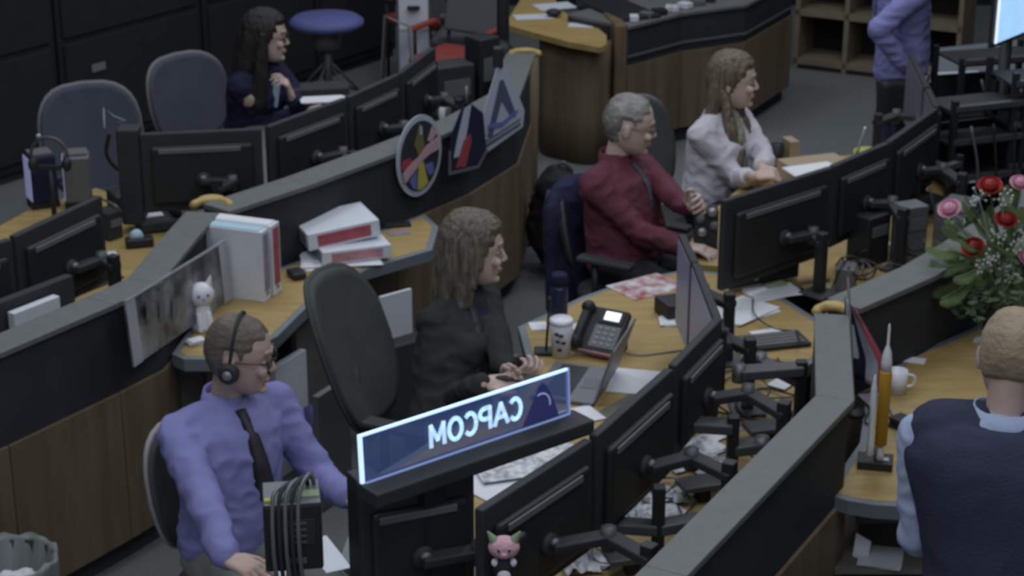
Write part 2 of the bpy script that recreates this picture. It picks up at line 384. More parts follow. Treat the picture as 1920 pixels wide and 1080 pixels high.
DB = desk('large golden wood desk carrying the telephone and laptop behind the lit sign',
     [(972, 612), (1030, 585), (1090, 556), (1180, 525), (1285, 505), (1400, 515)]+[(Vector(v), None) for v in ((1.30, 6.90, 0), (1.08, 6.62, 0), (1.055, 6.40, 0), (.93, 5.66, 0), (.37, 4.66, 0))]+[(1060, 1210), (900, 1190), (760, 1130), (690, 1090), (640, 1040), (690, 900), (850, 800), (960, 745), (995, 700)],
     legs=[(1010, 640, .3, .03, 10, 'cabin'), (750, 1060, .03, .3, 30, 'cabin')])
DR = desk('wood desk with a thick grey rim at the right, holding the rocket model',
     [(1546, 925), (1590, 938), (1640, 946), (1710, 950), (1850, 930), (1990, 860), (2150, 790), (1960, 600), (1840, 608), (1700, 668), (1625, 740), (1612, 830)],
     legs=[])
q = P(1560, 925, DESK)
b = MB(); b.box((q.x+.42, q.y+.30, .34), (.55, .03, .64)); b.build('modesty_panel', M['cabin'], DR)
b = MB(); b.box((q.x+.02, q.y+.22, .345), (.02, .40, .69)); b.build('side_panel', M['black'], DR)
b = MB(); b.box((q.x+.32, q.y+.18, .47), (.6, .42, .02)); b.build('under_shelf', M['cabin'], DR)
b = MB(); b.box((q.x+.32, q.y+.12, .17), (.56, .30, .33)); b.build('cabinet_box', M['cabin'], DR, bevel=.005)
DC = desk('far pale wood desk tip with papers, left of the far console',
     [(938, 46), (1000, 64), (1060, 80), (1128, 92), (1146, 84), (1146, 66), (1120, 44), (1060, 20), (1040, -20), (980, -20)], z=.80, edge=False)
b = MB(); pp = [(p.x, p.y+.0) for p in pts]; b.loft([[Vector((x, y, zz)) for x, y in pp] for zz in (0.0, .3, .6, .765)], cap=False)
b.bm.verts.ensure_lookup_table()
bmesh.ops.remove_doubles(b.bm, verts=b.bm.verts, dist=1e-5)
# closing strip of the loft (last to first) is dropped so the panel stays open behind
n = len(pp); dead = [f for f in b.bm.faces if max((v.co-w_.co).length for v in f.verts for w_ in f.verts) > .62 and abs(sum(v.co.x for v in f.verts)/4-(pp[0][0]+pp[-1][0])/2) < .02]
bmesh.ops.delete(b.bm, geom=dead, context='FACES')
o = b.build('curved_panel', M['wood'], WC, smooth=True); s_ = o.modifiers.new('solid', 'SOLIDIFY'); s_.thickness = .02
# desks of row A (behind the wall) and row D
def plain_desk(label, pts, z=DESK, m='deskwood'):
    pts = [P(x, y, z) if y is not None else Vector((x.x, x.y, z)) for x, y in pts]; c = sum(pts, Vector())/len(pts); r = thing('console_desk', label, 'desk', (c.x, c.y, 0))
    MB().prism([(p.x, p.y) for p in pts], z-.035, z).build('desktop', M[m], r, bevel=.004)
    b = MB(); k = [c+(p-c)*.82 for p in pts]; b.prism([(p.x, p.y) for p in k], 0, .1); b.build('plinth', M['under'], r)
    b = MB(); k = [c+(p-c)*.5 for p in pts]; b.prism([(p.x, p.y) for p in k], .1, z-.035); b.build('pedestal', M['under'], r)
    return r
plain_desk('wood console desk under the left monitors, behind the long console wall', [(p, None) for p in offs(wa2, .145)]+[(330, 405), (180, 352), (60, 390), (-90, 470)])
plain_desk('console desk under the upper monitors, in front of the long-haired woman', [(p, None) for p in offs(wb, .165)[:5]]+[(900, 165), (740, 150), (640, 185), (520, 215), (330, 290), (310, 340), (368, 380)], m='ledge')
plain_desk('desk under the right-hand monitor row, in front of the two seated people', [(1300, 494), (1400, 503), (1500, 528), (1556, 520)]+[(p, None) for p in offs(f2, .16)[:3]]+[(1840, 250), (1700, 270), (1600, 290), (1450, 300), (1400, 340), (1330, 400), (1295, 450)], m='deskwood')
# far shelving
r = thing('open_shelving', 'low wooden open shelving with dark cells, against the far side of the room', 'shelf', tuple(P(1560, 130, 0)), 0)
sa = P(1486, 128, 0); sb = P(1665, 150, 0); d = (sb-sa).normalized(); nn = Vector((-d.y, d.x, 0)); rz = math.atan2(d.y, d.x)
L = (sb-sa).length+.5
for z in (.06, .42, .78, 1.12): MB().prism([sa, sa+d*L, sa+d*L+nn*.35, sa+nn*.35], z-.022, z+.022).build('shelf_board', M['shelfwood'], r)
for t in (0, .37, .74, L-.03): MB().prism([sa+d*t, sa+d*(t+.035), sa+d*(t+.035)+nn*.34, sa+d*t+nn*.34], 0, 1.12).build('divider', M['shelfwood'], r)
MB().prism([sa+nn*.33, sa+d*L+nn*.33, sa+d*L+nn*.36, sa+nn*.36], 0, 1.12).build('back_board', M['shelfin'], r)
MB().prism([sa+nn*.02, sa+d*L+nn*.02, sa+d*L+nn*.30, sa+nn*.30], .0, .04).build('kick_plate', M['under'], r)
# ================================================================== MONITORS
def monitor(label, ax, ay, bx, by, z=1.2, h=.34, arm=None, pole_at=None, screen='screen', strip_on=True, group='flat monitors on arms', w_scale=1, tilt=0, desk_z=DESK):
    a = P(ax, ay, z); b_ = P(bx, by, z); d = b_-a; wd = d.length*w_scale; c = (a+b_)/2; rz = math.atan2(d.y, d.x)
    r = thing('monitor', label, 'monitor', (c.x, c.y, desk_z), rz, group); z -= desk_z
    def part(mb, n, m, bev=0, par=r, sm=False): return mb.build(n, M[m], par, bevel=bev, world=False, smooth=sm)
    part(MB().box((0, 0, z-h/2), (wd, .03, h)), 'housing', 'black2', .006)
    part(MB().box((0, -.027, z-h*.52), (wd*.84, .03, h*.72)), 'back_cover', 'black', .012)
    if strip_on: part(MB().box((-.01, -.045, z-h*.21), (wd*.68, .008, .022)), 'vent_strip', 'strip', .003)
    part(MB().box((0, .0165, z-h/2), (wd-.03, .003, h-.03)), 'screen', screen)
    if arm is None: arm = (0.02, -.30)
    hz = z-h*.58
    mp = part(MB().cyl((0, -.04, hz), (0, -.058, hz), .034), 'mount_plate', 'black2')
    part(MB().ell((0, -.068, hz+.012), (.016, .012, .013)), 'knob', 'steel', par=mp, sm=True)
    e = Vector((arm[0], arm[1], hz-.02)); mid = Vector((arm[0]*.4+.10, arm[1]*.5, hz-.01))
    def bar(p, q):
        p = Vector(p); q = Vector(q); dd = q-p; R = dd.to_track_quat('X', 'Z').to_matrix()
        return MB().box((p+q)/2, (dd.length+.03, .055, .028), R)
    part(bar((0, -.07, hz), mid), 'arm', 'black2', .006); part(bar(mid, e), 'arm', 'black2', .006)
    part(MB().cyl(mid+Vector((0, 0, -.04)), mid+Vector((0, 0, .030)), .022), 'joint', 'darkmetal')
    part(MB().box((e.x, e.y, (hz+.02)/2+.006), (.04, .04, hz+.02)), 'pole', 'black', .004)
    part(MB().box((e.x, e.y, .006), (.12, .12, .012)), 'base_plate', 'darkmetal', .003)
    return r
ML = 'black monitor '
monitor(ML+'directly below the lit sign, seen from behind', 672, 925, 886, 885, 1.17, .36, arm=(.16, -.12), strip_on=True)
monitor(ML+'with the pink plush under it, lowest of the diagonal row', 897, 955, 1103, 822, 1.2, .36, arm=(.12, -.30))
monitor(ML+'second of the diagonal row, right of the lit sign', 1112, 815, 1255, 690, 1.2, .36, arm=(.10, -.28))
monitor(ML+'highest of the diagonal row, below the edge-on screens', 1260, 684, 1346, 596, 1.2, .33, arm=(.02, -.30))
monitor('monitor seen nearly edge-on with a blue-grey screen, the nearer of two', 1346, 598, 1305, 492, 1.2, .36, arm=(.0, -.16), screen='screenl', strip_on=False)
monitor('monitor seen nearly edge-on with a blue-grey screen, the farther of two', 1303, 490, 1279, 438, 1.2, .36, arm=(.0, -.16), screen='screenl', strip_on=False)
monitor(ML+'with a long vent, in front of the man in maroon', 1355, 375, 1558, 312, 1.2, .38, arm=(.10, -.16))
monitor(ML+'second in the right-hand row, left of the steep ones', 1560, 310, 1664, 266, 1.2, .36, arm=(-.03, -.24))
monitor(ML+'third in the right-hand row, beside the cluttered poles', 1666, 264, 1754, 202, 1.2, .36, arm=(-.02, -.25))
monitor(ML+'last in the right-hand row, standing steeply in front of the standing person', 1756, 198, 1708, 98, 1.2, .36, arm=(.0, .2), strip_on=False)
monitor(ML+'in front of the empty blue chair', 262, 250, 490, 240, 1.2, .36, arm=(.06, -.13))
monitor(ML+'in front of the woman in navy', 500, 236, 646, 183, 1.2, .36, arm=(.10, -.18))
monitor(ML+'third in the upper row, right of the navy woman\'s papers', 650, 181, 745, 138, 1.2, .36, arm=(.0, -.22))
monitor(ML+'last in the upper row, near the round patch', 748, 136, 812, 88, 1.2, .36, arm=(.0, -.22))
monitor(ML+'at the left with a long vent, beside the tape dispenser', 22, 442, 186, 366, 1.2, .36, arm=(.13, -.15))
monitor(ML+'cut off by the left edge of the photo', -190, 512, 18, 446, 1.2, .36, arm=(.0, -.15))
def bright_display():
    a = P(1863, 82, 1.35); b_ = P(1990, 30, 1.35); r = thing('display', 'bright screen with a blue picture in the top right corner', 'monitor', (a.x, a.y, 0))
    d = (b_-a).normalized(); up = Vector((0, 0, 1)); n = up.cross(d)
    MB().slab([(-.015, -.02), (.55, -.02), (.55, .36), (-.015, .36)], a-d.cross(up)*.022, d, up, .02).build('housing', M['black'], r)
    m = mat('bright_picture', (.35, .6, .95, 1), .4, em=.9, c2=(.08, .12, .22, 1), noise_scale=9)
    nn = d.cross(up)
    MB().slab([(0.022, 0.0), (.53, 0), (.53, .27), (.022, .27)], a+nn*.004, d, up, .004).build('screen', m, r)
    MB().slab([(0, 0), (.018, 0), (.018, .30), (0, .30)], a+nn*.004, d, up, .004).build('screen_border', M['lcd'], r)
    MB().slab([(0.018, .283), (.53, .283), (.53, .30), (.018, .30)], a+nn*.004, d, up, .004).build('screen_border', M['lcd'], r)
    q = a+d*.27+n*.06; MB().cyl((q.x, q.y, 0), (q.x, q.y, 1.5), .03).build('pole', M['black'], r)
    MB().cyl((q.x, q.y, 0), (q.x, q.y, .02), .16).build('base_plate', M['black'], r)
bright_display()
# ================================================================== CHAIRS
def chair(label, loc, face, fab='chair', rim='rim', w=.46, h=.50, back0=.52, recline=12, arms=True, seat_z=.48, group='office chairs'):
    r = thing('office_chair', label, 'chair', (loc[0], loc[1], 0), math.radians(face), group)
    def part(mb, n, m, bev=0, par=r, sm=False): return mb.build(n, M[m], par, bevel=bev, world=False, smooth=sm)
    def shell(off, grow, t):
        mb = MB(); rings = []; N = 28; ct = math.tan(math.radians(recline))
        for s_, k in ((0, .0), (.0, .55), (.0, .92), (0, 1), (t*.5, 1.02), (t, 1), (t, .9), (t, .5), (t, 0)):
            ring = []
            for j in range(N):
                a = 2*PI*j/N; ca, sa = math.cos(a), math.sin(a)
                y = abs(ca)**.62*(1 if ca > 0 else -1)*(w/2+grow)*max(k, .01); zz = abs(sa)**.66*(1 if sa > 0 else -1)*(h/2+grow)*max(k, .01)
                y *= 1 - .12*max(0, -zz/(h/2))
                x = -.24 - off - s_ - (zz+h/2)*ct + .035*(y/(w/2))**2*2 - .02*math.cos(zz*5)
                ring.append(Vector((x, y, back0+h/2+zz)))
            rings.append(ring)
        return mb.loft(rings)
    part(shell(.0, 0, .045), 'backrest', fab, sm=True)
    part(shell(.022, .012, .02), 'back_rim', rim, sm=True)
    mb = MB(); rings = []
    for zz, k in ((seat_z-.08, .9), (seat_z-.06, 1), (seat_z-.02, 1.0), (seat_z, .93), (seat_z+.006, .5)):
        rings.append([Vector((.24*k*abs(math.cos(a))**.7*(1 if math.cos(a) > 0 else -1)-.0, .24*k*abs(math.sin(a))**.7*(1 if math.sin(a) > 0 else -1), zz)) for a in [2*PI*j/24 for j in range(24)]])
    part(mb.loft(rings), 'seat', fab, sm=True)
    part(MB().tube([(-.10, 0, seat_z-.09), (-.26, 0, seat_z-.06), (-.31, 0, seat_z+.08), (-.34, 0, back0+.2)], .022), 'back_support', 'black', sm=True)
    if arms:
        for s_ in (-1, 1):
            part(MB().tube([(-.05, s_*.22, seat_z-.07), (-.05, s_*.29, seat_z-.03), (-.05, s_*.29, seat_z+.17)], .017), 'arm_post', 'black', sm=True)
            part(MB().box((0, s_*.29, seat_z+.185), (.27, .075, .03)), 'armrest', 'black2', .014)
    part(MB().cyl((0, 0, .1), (0, 0, seat_z-.08), .03), 'column', 'black')
    for k in range(5):
        a = 2*PI*k/5+.3; x, y = .29*math.cos(a), .29*math.sin(a)
        part(MB().cap((0, 0, .11), (x, y, .075), .028, .018), 'base_leg', 'black', sm=True)
        part(MB().cyl((x-.02*math.sin(a), y+.02*math.cos(a), .0275), (x+.02*math.sin(a), y-.02*math.cos(a), .0275), .0275, n=14), 'caster', 'black')
    return r
# ================================================================== PEOPLE
PROF = [(.117, .012, -.022, .012), (.112, .034, -.048, .032), (.10, .058, -.070, .050), (.075, .080, -.090, .066), (.045, .091, -.100, .0745), (.015, .0945, -.103, .0765), (-.008, .088, -.100, .0755),
        (-.03, .086, -.092, .073), (-.055, .087, -.078, .068), (-.078, .085, -.060, .060), (-.098, .084, -.040, .048), (-.112, .078, -.02, .034), (-.122, .062, .01, .018)]
def head_rings(T, off=None, N=36):
    rings = []
    for z, f, b_, w_ in PROF:
        ring = []; cx = (f+b_)/2; rx = (f-b_)/2
        for j in range(N):
            a = 2*PI*j/N; ca, sa = math.cos(a), math.sin(a)
            p = Vector((cx+rx*abs(ca)**.9*(1 if ca > 0 else -1), w_*abs(sa)**.92*(1 if sa > 0 else -1), z))
            if off is not None:
                n = Vector((p.x*1.0, p.y*1.5, p.z*.9)).normalized(); p = p+n*off(p)
            ring.append(T @ p)
        rings.append(ring)
    return rings
def add_head(mb, T, R, woman=False):
    mb.loft(head_rings(T))
    def e(c, r): mb.ell(T @ Vector(c), r, R)
    def cp(a, b_, ra, rb): mb.cap(T @ Vector(a), T @ Vector(b_), ra, rb, 10)
    cp((.092, 0, .006), (.110, 0, -.028), .0075, .0095)          # nose bridge to tip
    e((.101, .008, -.033), (.009, .007, .007)); e((.101, -.008, -.033), (.009, .007, .007))
    cp((.090, -.026, .024), (.094, 0, .020), .009, .008); cp((.090, .026, .024), (.094, 0, .020), .009, .008)   # brow
    e((.084, .038, -.030), (.018, .02, .018)); e((.084, -.038, -.030), (.018, .02, .018))     # cheeks
    e((.091, 0, -.062), (.008, .022, .006)); e((.089, 0, -.073), (.009, .019, .007))           # lips
    e((.082, 0, -.102), (.016, .02, .015))                                                        # chin
    for s_ in (-1, 1):
        mb.ell(T @ Vector((-.006, s_*.080, -.012)), (.019, .008, .031), R @ Matrix.Rotation(s_*.25, 3, 'Z'))
        mb.ell(T @ Vector((-.004, s_*.079, -.036)), (.009, .007, .010), R)
def hand(mb, wrist, dirv, nrm, side=1, curl=25, sc=1.0):
    d = dirv.normalized(); n = (nrm-d*nrm.dot(d)).normalized(); s = d.cross(n)*side     # s points to the thumb side
    mb.cap(wrist-d*.01, wrist+d*.018, .025*sc, .03*sc, flat=(n, .66))
    for k in (-1, 0, 1): mb.cap(wrist+d*.02*sc+s*.02*k*sc, wrist+d*.084*sc+s*.025*k*sc, .019*sc, .0155*sc, flat=(n, .75))
    Ls = [.044, .049, .046, .036]
    for i in range(4):
        o = wrist+d*.090*sc+s*(.033-.022*i)*sc; a = math.radians(curl*(.8+.12*i)); spread = s*(.10-.07*i)
        d1 = (d*math.cos(a)-n*math.sin(a)+spread).normalized(); p1 = o+d1*Ls[i]*sc
        a2 = a*2; d2 = (d*math.cos(a2)-n*math.sin(a2)+spread).normalized(); p2 = p1+d2*Ls[i]*.62*sc
        a3 = a*2.7; d3 = (d*math.cos(a3)-n*math.sin(a3)+spread).normalized(); p3 = p2+d3*Ls[i]*.42*sc
        mb.cap(o-d*.012, p1, .0095*sc, .0088*sc, 10); mb.cap(p1, p2, .0088*sc, .008*sc, 10); mb.cap(p2, p3, .008*sc, .007*sc, 10)
    t0 = wrist+d*.028*sc+s*.028*sc; t1 = t0+(d*.55+s*.75-n*.25).normalized()*.042*sc; t2 = t1+(d*.85+s*.35-n*.35).normalized()*.03*sc; t3 = t2+(d*.95+s*.0-n*.3).normalized()*.02*sc
    mb.cap(t0, t1, .016*sc, .012*sc, 10); mb.cap(t1, t2, .012*sc, .0105*sc, 10); mb.cap(t2, t3, .0105*sc, .0085*sc, 10)
def ik(a, b_, l1, l2, hint):
    d = b_-a; L = min(d.length, (l1+l2)*.999); d.normalize()
    x = (l1*l1-l2*l2+L*L)/(2*L); h = math.sqrt(max(l1*l1-x*x, 0)); n = (hint-a)-d*(hint-a).dot(d); n.normalize()
    return a+d*x+n*h, a+d*L
def person(label, hip, head, face, head_face=None, head_pitch=0, head_roll=0, hands=None, hints=None, hand_dirs=None, palms=None, curls=(25, 25), top='lav', skin='skin', sitting=True, woman=False,
           sleeve=.93, bulk=1.0, pants='trouser', hair=None, hairm='hairbrown', feet=None, name='person', shoulder=.185, top_name='shirt', sc=1.0, chest_d=1.0, hs=1.06):
    hip = Vector(hip); head = Vector(head); fa = math.radians(face); F = Vector((math.cos(fa), math.sin(fa), 0)); Lt = Vector((-F.y, F.x, 0)); U = Vector((0, 0, 1))
    hf = math.radians(face if head_face is None else head_face)
    R = (Matrix.Rotation(hf, 3, 'Z') @ Matrix.Rotation(math.radians(head_pitch), 3, 'Y') @ Matrix.Rotation(math.radians(head_roll), 3, 'X'))
    T = Matrix.Translation(head) @ R.to_4x4() @ Matrix.Scale(hs, 4)
    r = thing(name, label, 'person', (hip.x, hip.y, 0 if not sitting else 0), 0)
    HF = R @ Vector((1, 0, 0)); HU = R @ Vector((0, 0, 1))
    nb = head - HU*.06 - HF*.035 - U*.105*1.0 - F*.015              # neck base
    chest = hip.lerp(nb, .62)+F*.005
    sh = [nb - U*.078 + Lt*shoulder, nb - U*.078 - Lt*shoulder]    # left, right shoulder
    SU = (nb-hip).normalized()
    def ring(c, wd, dp, N=24, fw=0): return [c+F*fw+Lt*math.cos(2*PI*j/N)*wd+(F-SU*F.dot(SU)).normalized()*math.sin(2*PI*j/N)*dp for j in range(N)]
    def torso(mb, g=0, low=-.06, nk=True, high=True):
        k = bulk; c = chest_d; h = hip
        rs = [ring(h+SU*low, .135*k+g, .10*k+g), ring(h, .165*k+g, .118*k*c+g), ring(h.lerp(nb, .22), .158*k+g, .118*k*c+g, fw=.012*c), ring(h.lerp(nb, .42), .158*k+g, .115*k*c+g, fw=.012),
              ring(h.lerp(nb, .62), .172*k+g, .118*k+g, fw=.012), ring(h.lerp(nb, .78), .178*k+g, .105*k+g, fw=.005)]
        if high: rs += [ring(h.lerp(nb, .90), .145*k+g*.8, .078+g*.8), ring(h.lerp(nb, .98), .085+g*.7, .062+g*.6), ring(nb+SU*.012, .058+g*.5, .055+g*.5)]
        mb.loft(rs)
        if woman:
            for s_ in (-1, 1): mb.ell(hip.lerp(nb, .60)+Lt*.07*s_+F*.095, (.065+g*.5, .065+g*.5, .07+g*.5))
        for s in sh: mb.cap(nb-U*.035+(s-nb)*.25, s+U*.0, .052+g*.7, .058*k**.5+g*.7)
    l1, l2 = .285*sc, .255*sc; arms = []
    for i in (0, 1):
        el, wr = ik(sh[i], Vector(hands[i]), l1, l2, Vector(hints[i])); arms.append((sh[i], el, wr))
    def arm(mb, g, upto=1.0, i=None):
        for k, (s, e_, w_) in enumerate(arms):
            if i is not None and k != i: continue
            mb.cap(s, e_, .053*bulk**.5+g, .042+g)
            q = e_.lerp(w_, upto); mb.cap(e_, q, .042+g, .030+(.042-.030)*(1-upto)+g*1.0)
    # legs
    legs = []
    for s_ in (1, -1):
        hj = hip+Lt*.085*s_-U*.03
        if sitting: kn = hj+F*.42+Lt*.06*s_; kn.z = .50; an = kn+F*(.02)+U*0; an.z = .09
        else: kn = hj+F*.03; kn.z = .48; an = kn-F*.02; an.z = .09
        legs.append((hj, kn, an))
    def leg(mb, g, low=1.0):
        for hj, kn, an in legs: mb.cap(hj, kn, .082*bulk**.5+g, .055+g); mb.cap(kn, kn.lerp(an, low), .052+g, .036+g)
    # body
    mb = MB(); torso(mb, -.004); arm(mb, -.004); leg(mb, -.004)
    mb.cap(nb-U*.03, head-HU*.07-HF*.025, .055*(.88 if woman else 1), .050*(.85 if woman else 1), 16)
    add_head(mb, T, R, woman)
    for k, (s, e_, w_) in enumerate(arms):
        dv = (w_-e_).normalized() if not hand_dirs or hand_dirs[k] is None else Vector(hand_dirs[k])
        nv = Vector(palms[k]) if palms else Vector((0, 0, 1))
        hand(mb, w_+dv*.012, dv, nv, (1 if k == 0 else -1), curls[k], .95 if woman else 1.03)
    for hj, kn, an in legs: mb.cap(an-U*.04-F*.03, an-U*.045+F*.14, .035, .03)
    link(remeshed(mb, 'body', .0045, 2), 'body', r); r.children[0].data.materials.append(M[skin])
    body = r.children[0]
    # eyes, brows
    for s_ in (-1, 1):
        ey = MB().ell(T @ Vector((.0845, s_*.031, -.0005)), (.009, .0105, .0065), R).build('eye', M['eyew'], r, smooth=True)
        MB().ell(T @ Vector((.0935, s_*.0315, -.0005)), (.003, .0055, .0055), R).build('iris', M['iris'], ey, smooth=True)
        MB().cap(T @ Vector((.0985, s_*.014, .027)), T @ Vector((.088, s_*.046, .029)), .0035, .0025).build('eyebrow', M[hairm], r, smooth=True)
    MB().ell(T @ Vector((.0945, 0, -.0665)), (.0085, .0205, .0075), R).build('lips', M['lips'], r, smooth=True)
    # clothing
    mb = MB(); torso(mb, .010, low=-.05); arm(mb, .012 if not woman else .009, sleeve)
    o = link(remeshed(mb, top_name, .009, 4, amp=.009, nscale=8, stretch=(1, 1, 1.5)), top_name, r); o.data.materials.append(M[top])
    mb = MB(); leg(mb, .010, .93); mb.loft([ring(hip-SU*.09, .12*bulk, .09*bulk), ring(hip-SU*.03, .17*bulk+.004, .12*bulk*chest_d+.004), ring(hip+SU*.035, .166*bulk+.006, .119*bulk*chest_d+.006, fw=.004)])
    o = link(remeshed(mb, 'trousers', .011, 4, amp=.004), 'trousers', r); o.data.materials.append(M[pants])
    for hj, kn, an in legs:
        mb = MB(); mb.cap(an-U*.035-F*.05, an-U*.04+F*.15, .047, .04, flat=(U, .95)); mb.cap(an-U*.03, an+U*.03, .045, .05)
        for v in mb.bm.verts: v.co.z = max(v.co.z, .002)
        mb.build('shoe', M['shoe'], r, smooth=True)
    info = dict(root=r, T=T, R=R, F=F, L=Lt, U=U, SU=SU, nb=nb, hip=hip, sh=sh, arms=arms, head=head, chest=chest, bulk=bulk, body=body)
    # hair
    if hair:
        mb = MB(); t = hair.get('t', .010); front = hair.get('front', .070); side = hair.get('side', -.045); back = hair.get('back', -.085); top_t = hair.get('top', t)
        def off(p):
            ax = p.x
            hl = side+(front-side)*max(0, min(1, (ax+.0)/.085)) if ax > -.0 else side+(back-side)*min(1, -ax/.05)
            m_ = (p.z-hl)/.014
            m_ = max(0, min(1, m_)); 
            if hair.get('ears', True) and abs(p.y) > .06 and -.03 < p.x < .02 and p.z < .02: m_ = 0
            tt = t+(top_t-t)*max(0, min(1, (p.z-.05)/.03))
            return -.010+(tt+.010)*m_
        mb.loft(head_rings(T, off, 48))
        for (a, b_, ra, rb) in hair.get('locks', []):
            a = T @ Vector(a); b2 = T @ Vector(b_) if not isinstance(b_, tuple) or len(b_) == 3 else b_
            mb.cap(a, b2, ra, rb, 12)
        me = remeshed(mb, 'hair', .006, 2, amp=hair.get('amp', .003), nscale=24, stretch=(1.5, 1.5, .35)) if hair.get('locks') else remeshed(mb, 'hair', .005, 1, amp=.001, nscale=30)
        o = link(me, 'hair', r); o.data.materials.append(M[hairm])
    return info
def collar(I, m, g=.0, h=.035):
    mb = MB(); nb = I['nb']; F, L, SU = I['F'], I['L'], I['SU']; rings = []
    for k, (rr, zz) in enumerate(((.066, -.012), (.064, .03), (.068, .032), (.078, -.004), (.082, -.020))):
        ring = []
        for j in range(28):
            a = 2*PI*j/28; open_ = max(0, math.cos(a))**6
            ring.append(nb+F*math.cos(a)*(rr+g)*1.0+L*math.sin(a)*(rr+g)*1.05+SU*(zz-.035*open_)+F*.008*open_)
        rings.append(ring)
    mb.loft(rings, cap=False); o = mb.build('collar', M[m], I['root'], smooth=True); s = o.modifiers.new('s', 'SOLIDIFY'); s.thickness = .004
def front_pt(I, t, lat=0, out=.012):       # point on the chest front, t = 0 neck .. 1 hip
    nb, hip = I['nb'], I['hip']; k = I['bulk']
    prof = [(0, .050), (.08, .082), (.2, .115), (.38, .134), (.58, .130), (.78, .134), (1.0, .122)]
    for (a, va), (b_, vb) in zip(prof, prof[1:]):
        if a <= t <= b_: dp = va+(vb-va)*(t-a)/(b_-a)
    wd = .17*k; dp *= k**.7
    dp = dp*math.sqrt(max(0, 1-(lat/wd)**2))
    return nb.lerp(hip, t)+I['L']*lat+I['F']*(dp+out)
def necktie(I, m, length=.72, w0=.016, w1=.042, name='necktie', lat=0):
    mb = MB(); rings = []; N = 14
    for i in range(N+1):
        t = i/N; tt = .03+t*length; w_ = w0+(w1-w0)*t if t < .93 else w1*(1-(t-.93)/.07*.85)
        if t < .05: w_ = .020
        p = front_pt(I, tt, lat*t, .020)
        L = I['L']; F = I['F']
        rings.append([p-L*w_, p+F*.006, p+L*w_, p-F*.006])
    mb.loft(rings); mb.build(name, M[m], I['root'])
    return
def glasses(I, m='glassblack'):
    T, R = I['T'], I['R']; g = MB()
    for s_ in (-1, 1):
        g.tube([T @ Vector((.104, s_*(.033+.021*math.cos(a)), .0+.016*math.sin(a))) for a in [2*PI*k/14 for k in range(15)]], .0022, 6)
        g.tube([T @ Vector(p) for p in ((.102, s_*.054, .006), (.05, s_*.078, .006), (-.01, s_*.082, .004), (-.02, s_*.082, -.01))], .002, 6)
    g.tube([T @ Vector((.106, -.012, .004)), T @ Vector((.108, 0, .007)), T @ Vector((.106, .012, .004))], .002, 6)
    g.build('glasses', M[m], I['root'], smooth=True)
V = Vector
# 1 man in lavender shirt (front left)
I1 = person('seated man in a lavender shirt and dark tie with a headset over his ear', hip=P(432, 1010, .60), head=P(448, 662, 1.21), face=-50, head_face=-8, head_pitch=8,
   hands=[P(648, 928, .80), P(438, 1075, .77)], hints=[P(590, 850, .70)+V((0, 0, -.2)), P(330, 960, .55)], hand_dirs=[V((.8, -.35, -.25)), V((.8, -.55, -.1))], curls=(30, 22), palms=[(0, 0, 1), (0, 0, 1)], top='lav',
   hair=dict(t=.0045, front=.072, side=-.035, back=-.075, top=.003), hairm='hairbuzz', sleeve=.97, bulk=1.02, shoulder=.185, pants='khaki')
collar(I1, 'lav'); necktie(I1, 'tie', .62, lat=.05)
T = I1['T']; g = MB(); r_ = I1['root']
hs = MB().tube([T @ V((-.004, .086*math.cos(a), -.015+.145*math.sin(a))) for a in [PI*k/16 for k in range(17)]], .006, 8).build('headset_band', M['black'], r_, smooth=True)
MB().cyl(T @ V((-.004, -.082, -.03)), T @ V((-.004, -.108, -.03)), .036, .030).build('ear_cup', M['black2'], hs, bevel=.005)
MB().cyl(T @ V((-.004, -.108, -.03)), T @ V((-.004, -.112, -.03)), .016, .014).build('ear_cup_badge', M['metal'], hs)
glasses(I1)
for k, (hx, hy) in enumerate(((285, 850),)):
    fa = -50; F = V((math.cos(math.radians(fa)), math.sin(math.radians(fa)), 0)); h = I1['hip']-F*.02
    chair('grey-rimmed office chair under the man in the lavender shirt', (h.x+.10, h.y-.02), fa+8, 'chairg', 'rimlight', arms=False, h=.40, w=.42)
# 2 woman in dark blazer
I2 = person('seated woman in a charcoal blazer with shoulder-length hair, holding a phone', hip=P(838, 795, .60), hs=1.12, head=P(886, 464, 1.19), face=-28, head_face=-4, head_pitch=4,
   hands=[P(945, 694, .86), P(905, 720, .86)], hints=[P(985, 640, .65), P(760, 720, .62)], hand_dirs=[V((.75, -.6, -.05)), V((.9, .15, .0))], curls=(58, 52), palms=[(-.3, -.5, -.8), (-.2, .4, -.85)], top='blazer', woman=True,
   hair=dict(t=.016, front=.070, side=-.10, back=-.11, ears=False, top=.014, locks=[((-.05, s*.045, -.02), (-.065, s*.06, -.20), .050, .034) for s in (-1, 1)]+[((-.075, 0, 0), (-.09, 0, -.20), .055, .045), ((.0, -.075, .02), (-.01, -.085, -.17), .024, .030), ((.0, .075, .02), (-.01, .085, -.17), .024, .030), ((.022, -.074, .03), (.012, -.088, -.10), .016, .02), ((.035, -.066, .05), (.03, -.08, -.04), .014, .016), ((.022, .074, .03), (.012, .088, -.10), .016, .02)], amp=.004), hairm='hairbrown', skin='skinp', sleeve=.93, bulk=1.06, shoulder=.180, sc=.98, top_name='blazer')
mb = MB(); ps = [[front_pt(I2, t, l, .012 if abs(l) < .03 else .004) for l in (-.04-.02*t, -.02, 0, .02, .04+.02*t)] for t in (.06, .2, .35, .5, .65, .8, .95)]
def sheet(rows, th=.004):
    mb = MB(); vs = [[mb.bm.verts.new(p) for p in r] for r in rows]
    for i in range(len(vs)-1):
        for j in range(len(vs[0])-1): mb.bm.faces.new([vs[i][j], vs[i][j+1], vs[i+1][j+1], vs[i+1][j]])
    return mb
o = sheet(ps).build('blouse', M['navy'], I2['root'], smooth=True); o.modifiers.new('s', 'SOLIDIFY').thickness = .006
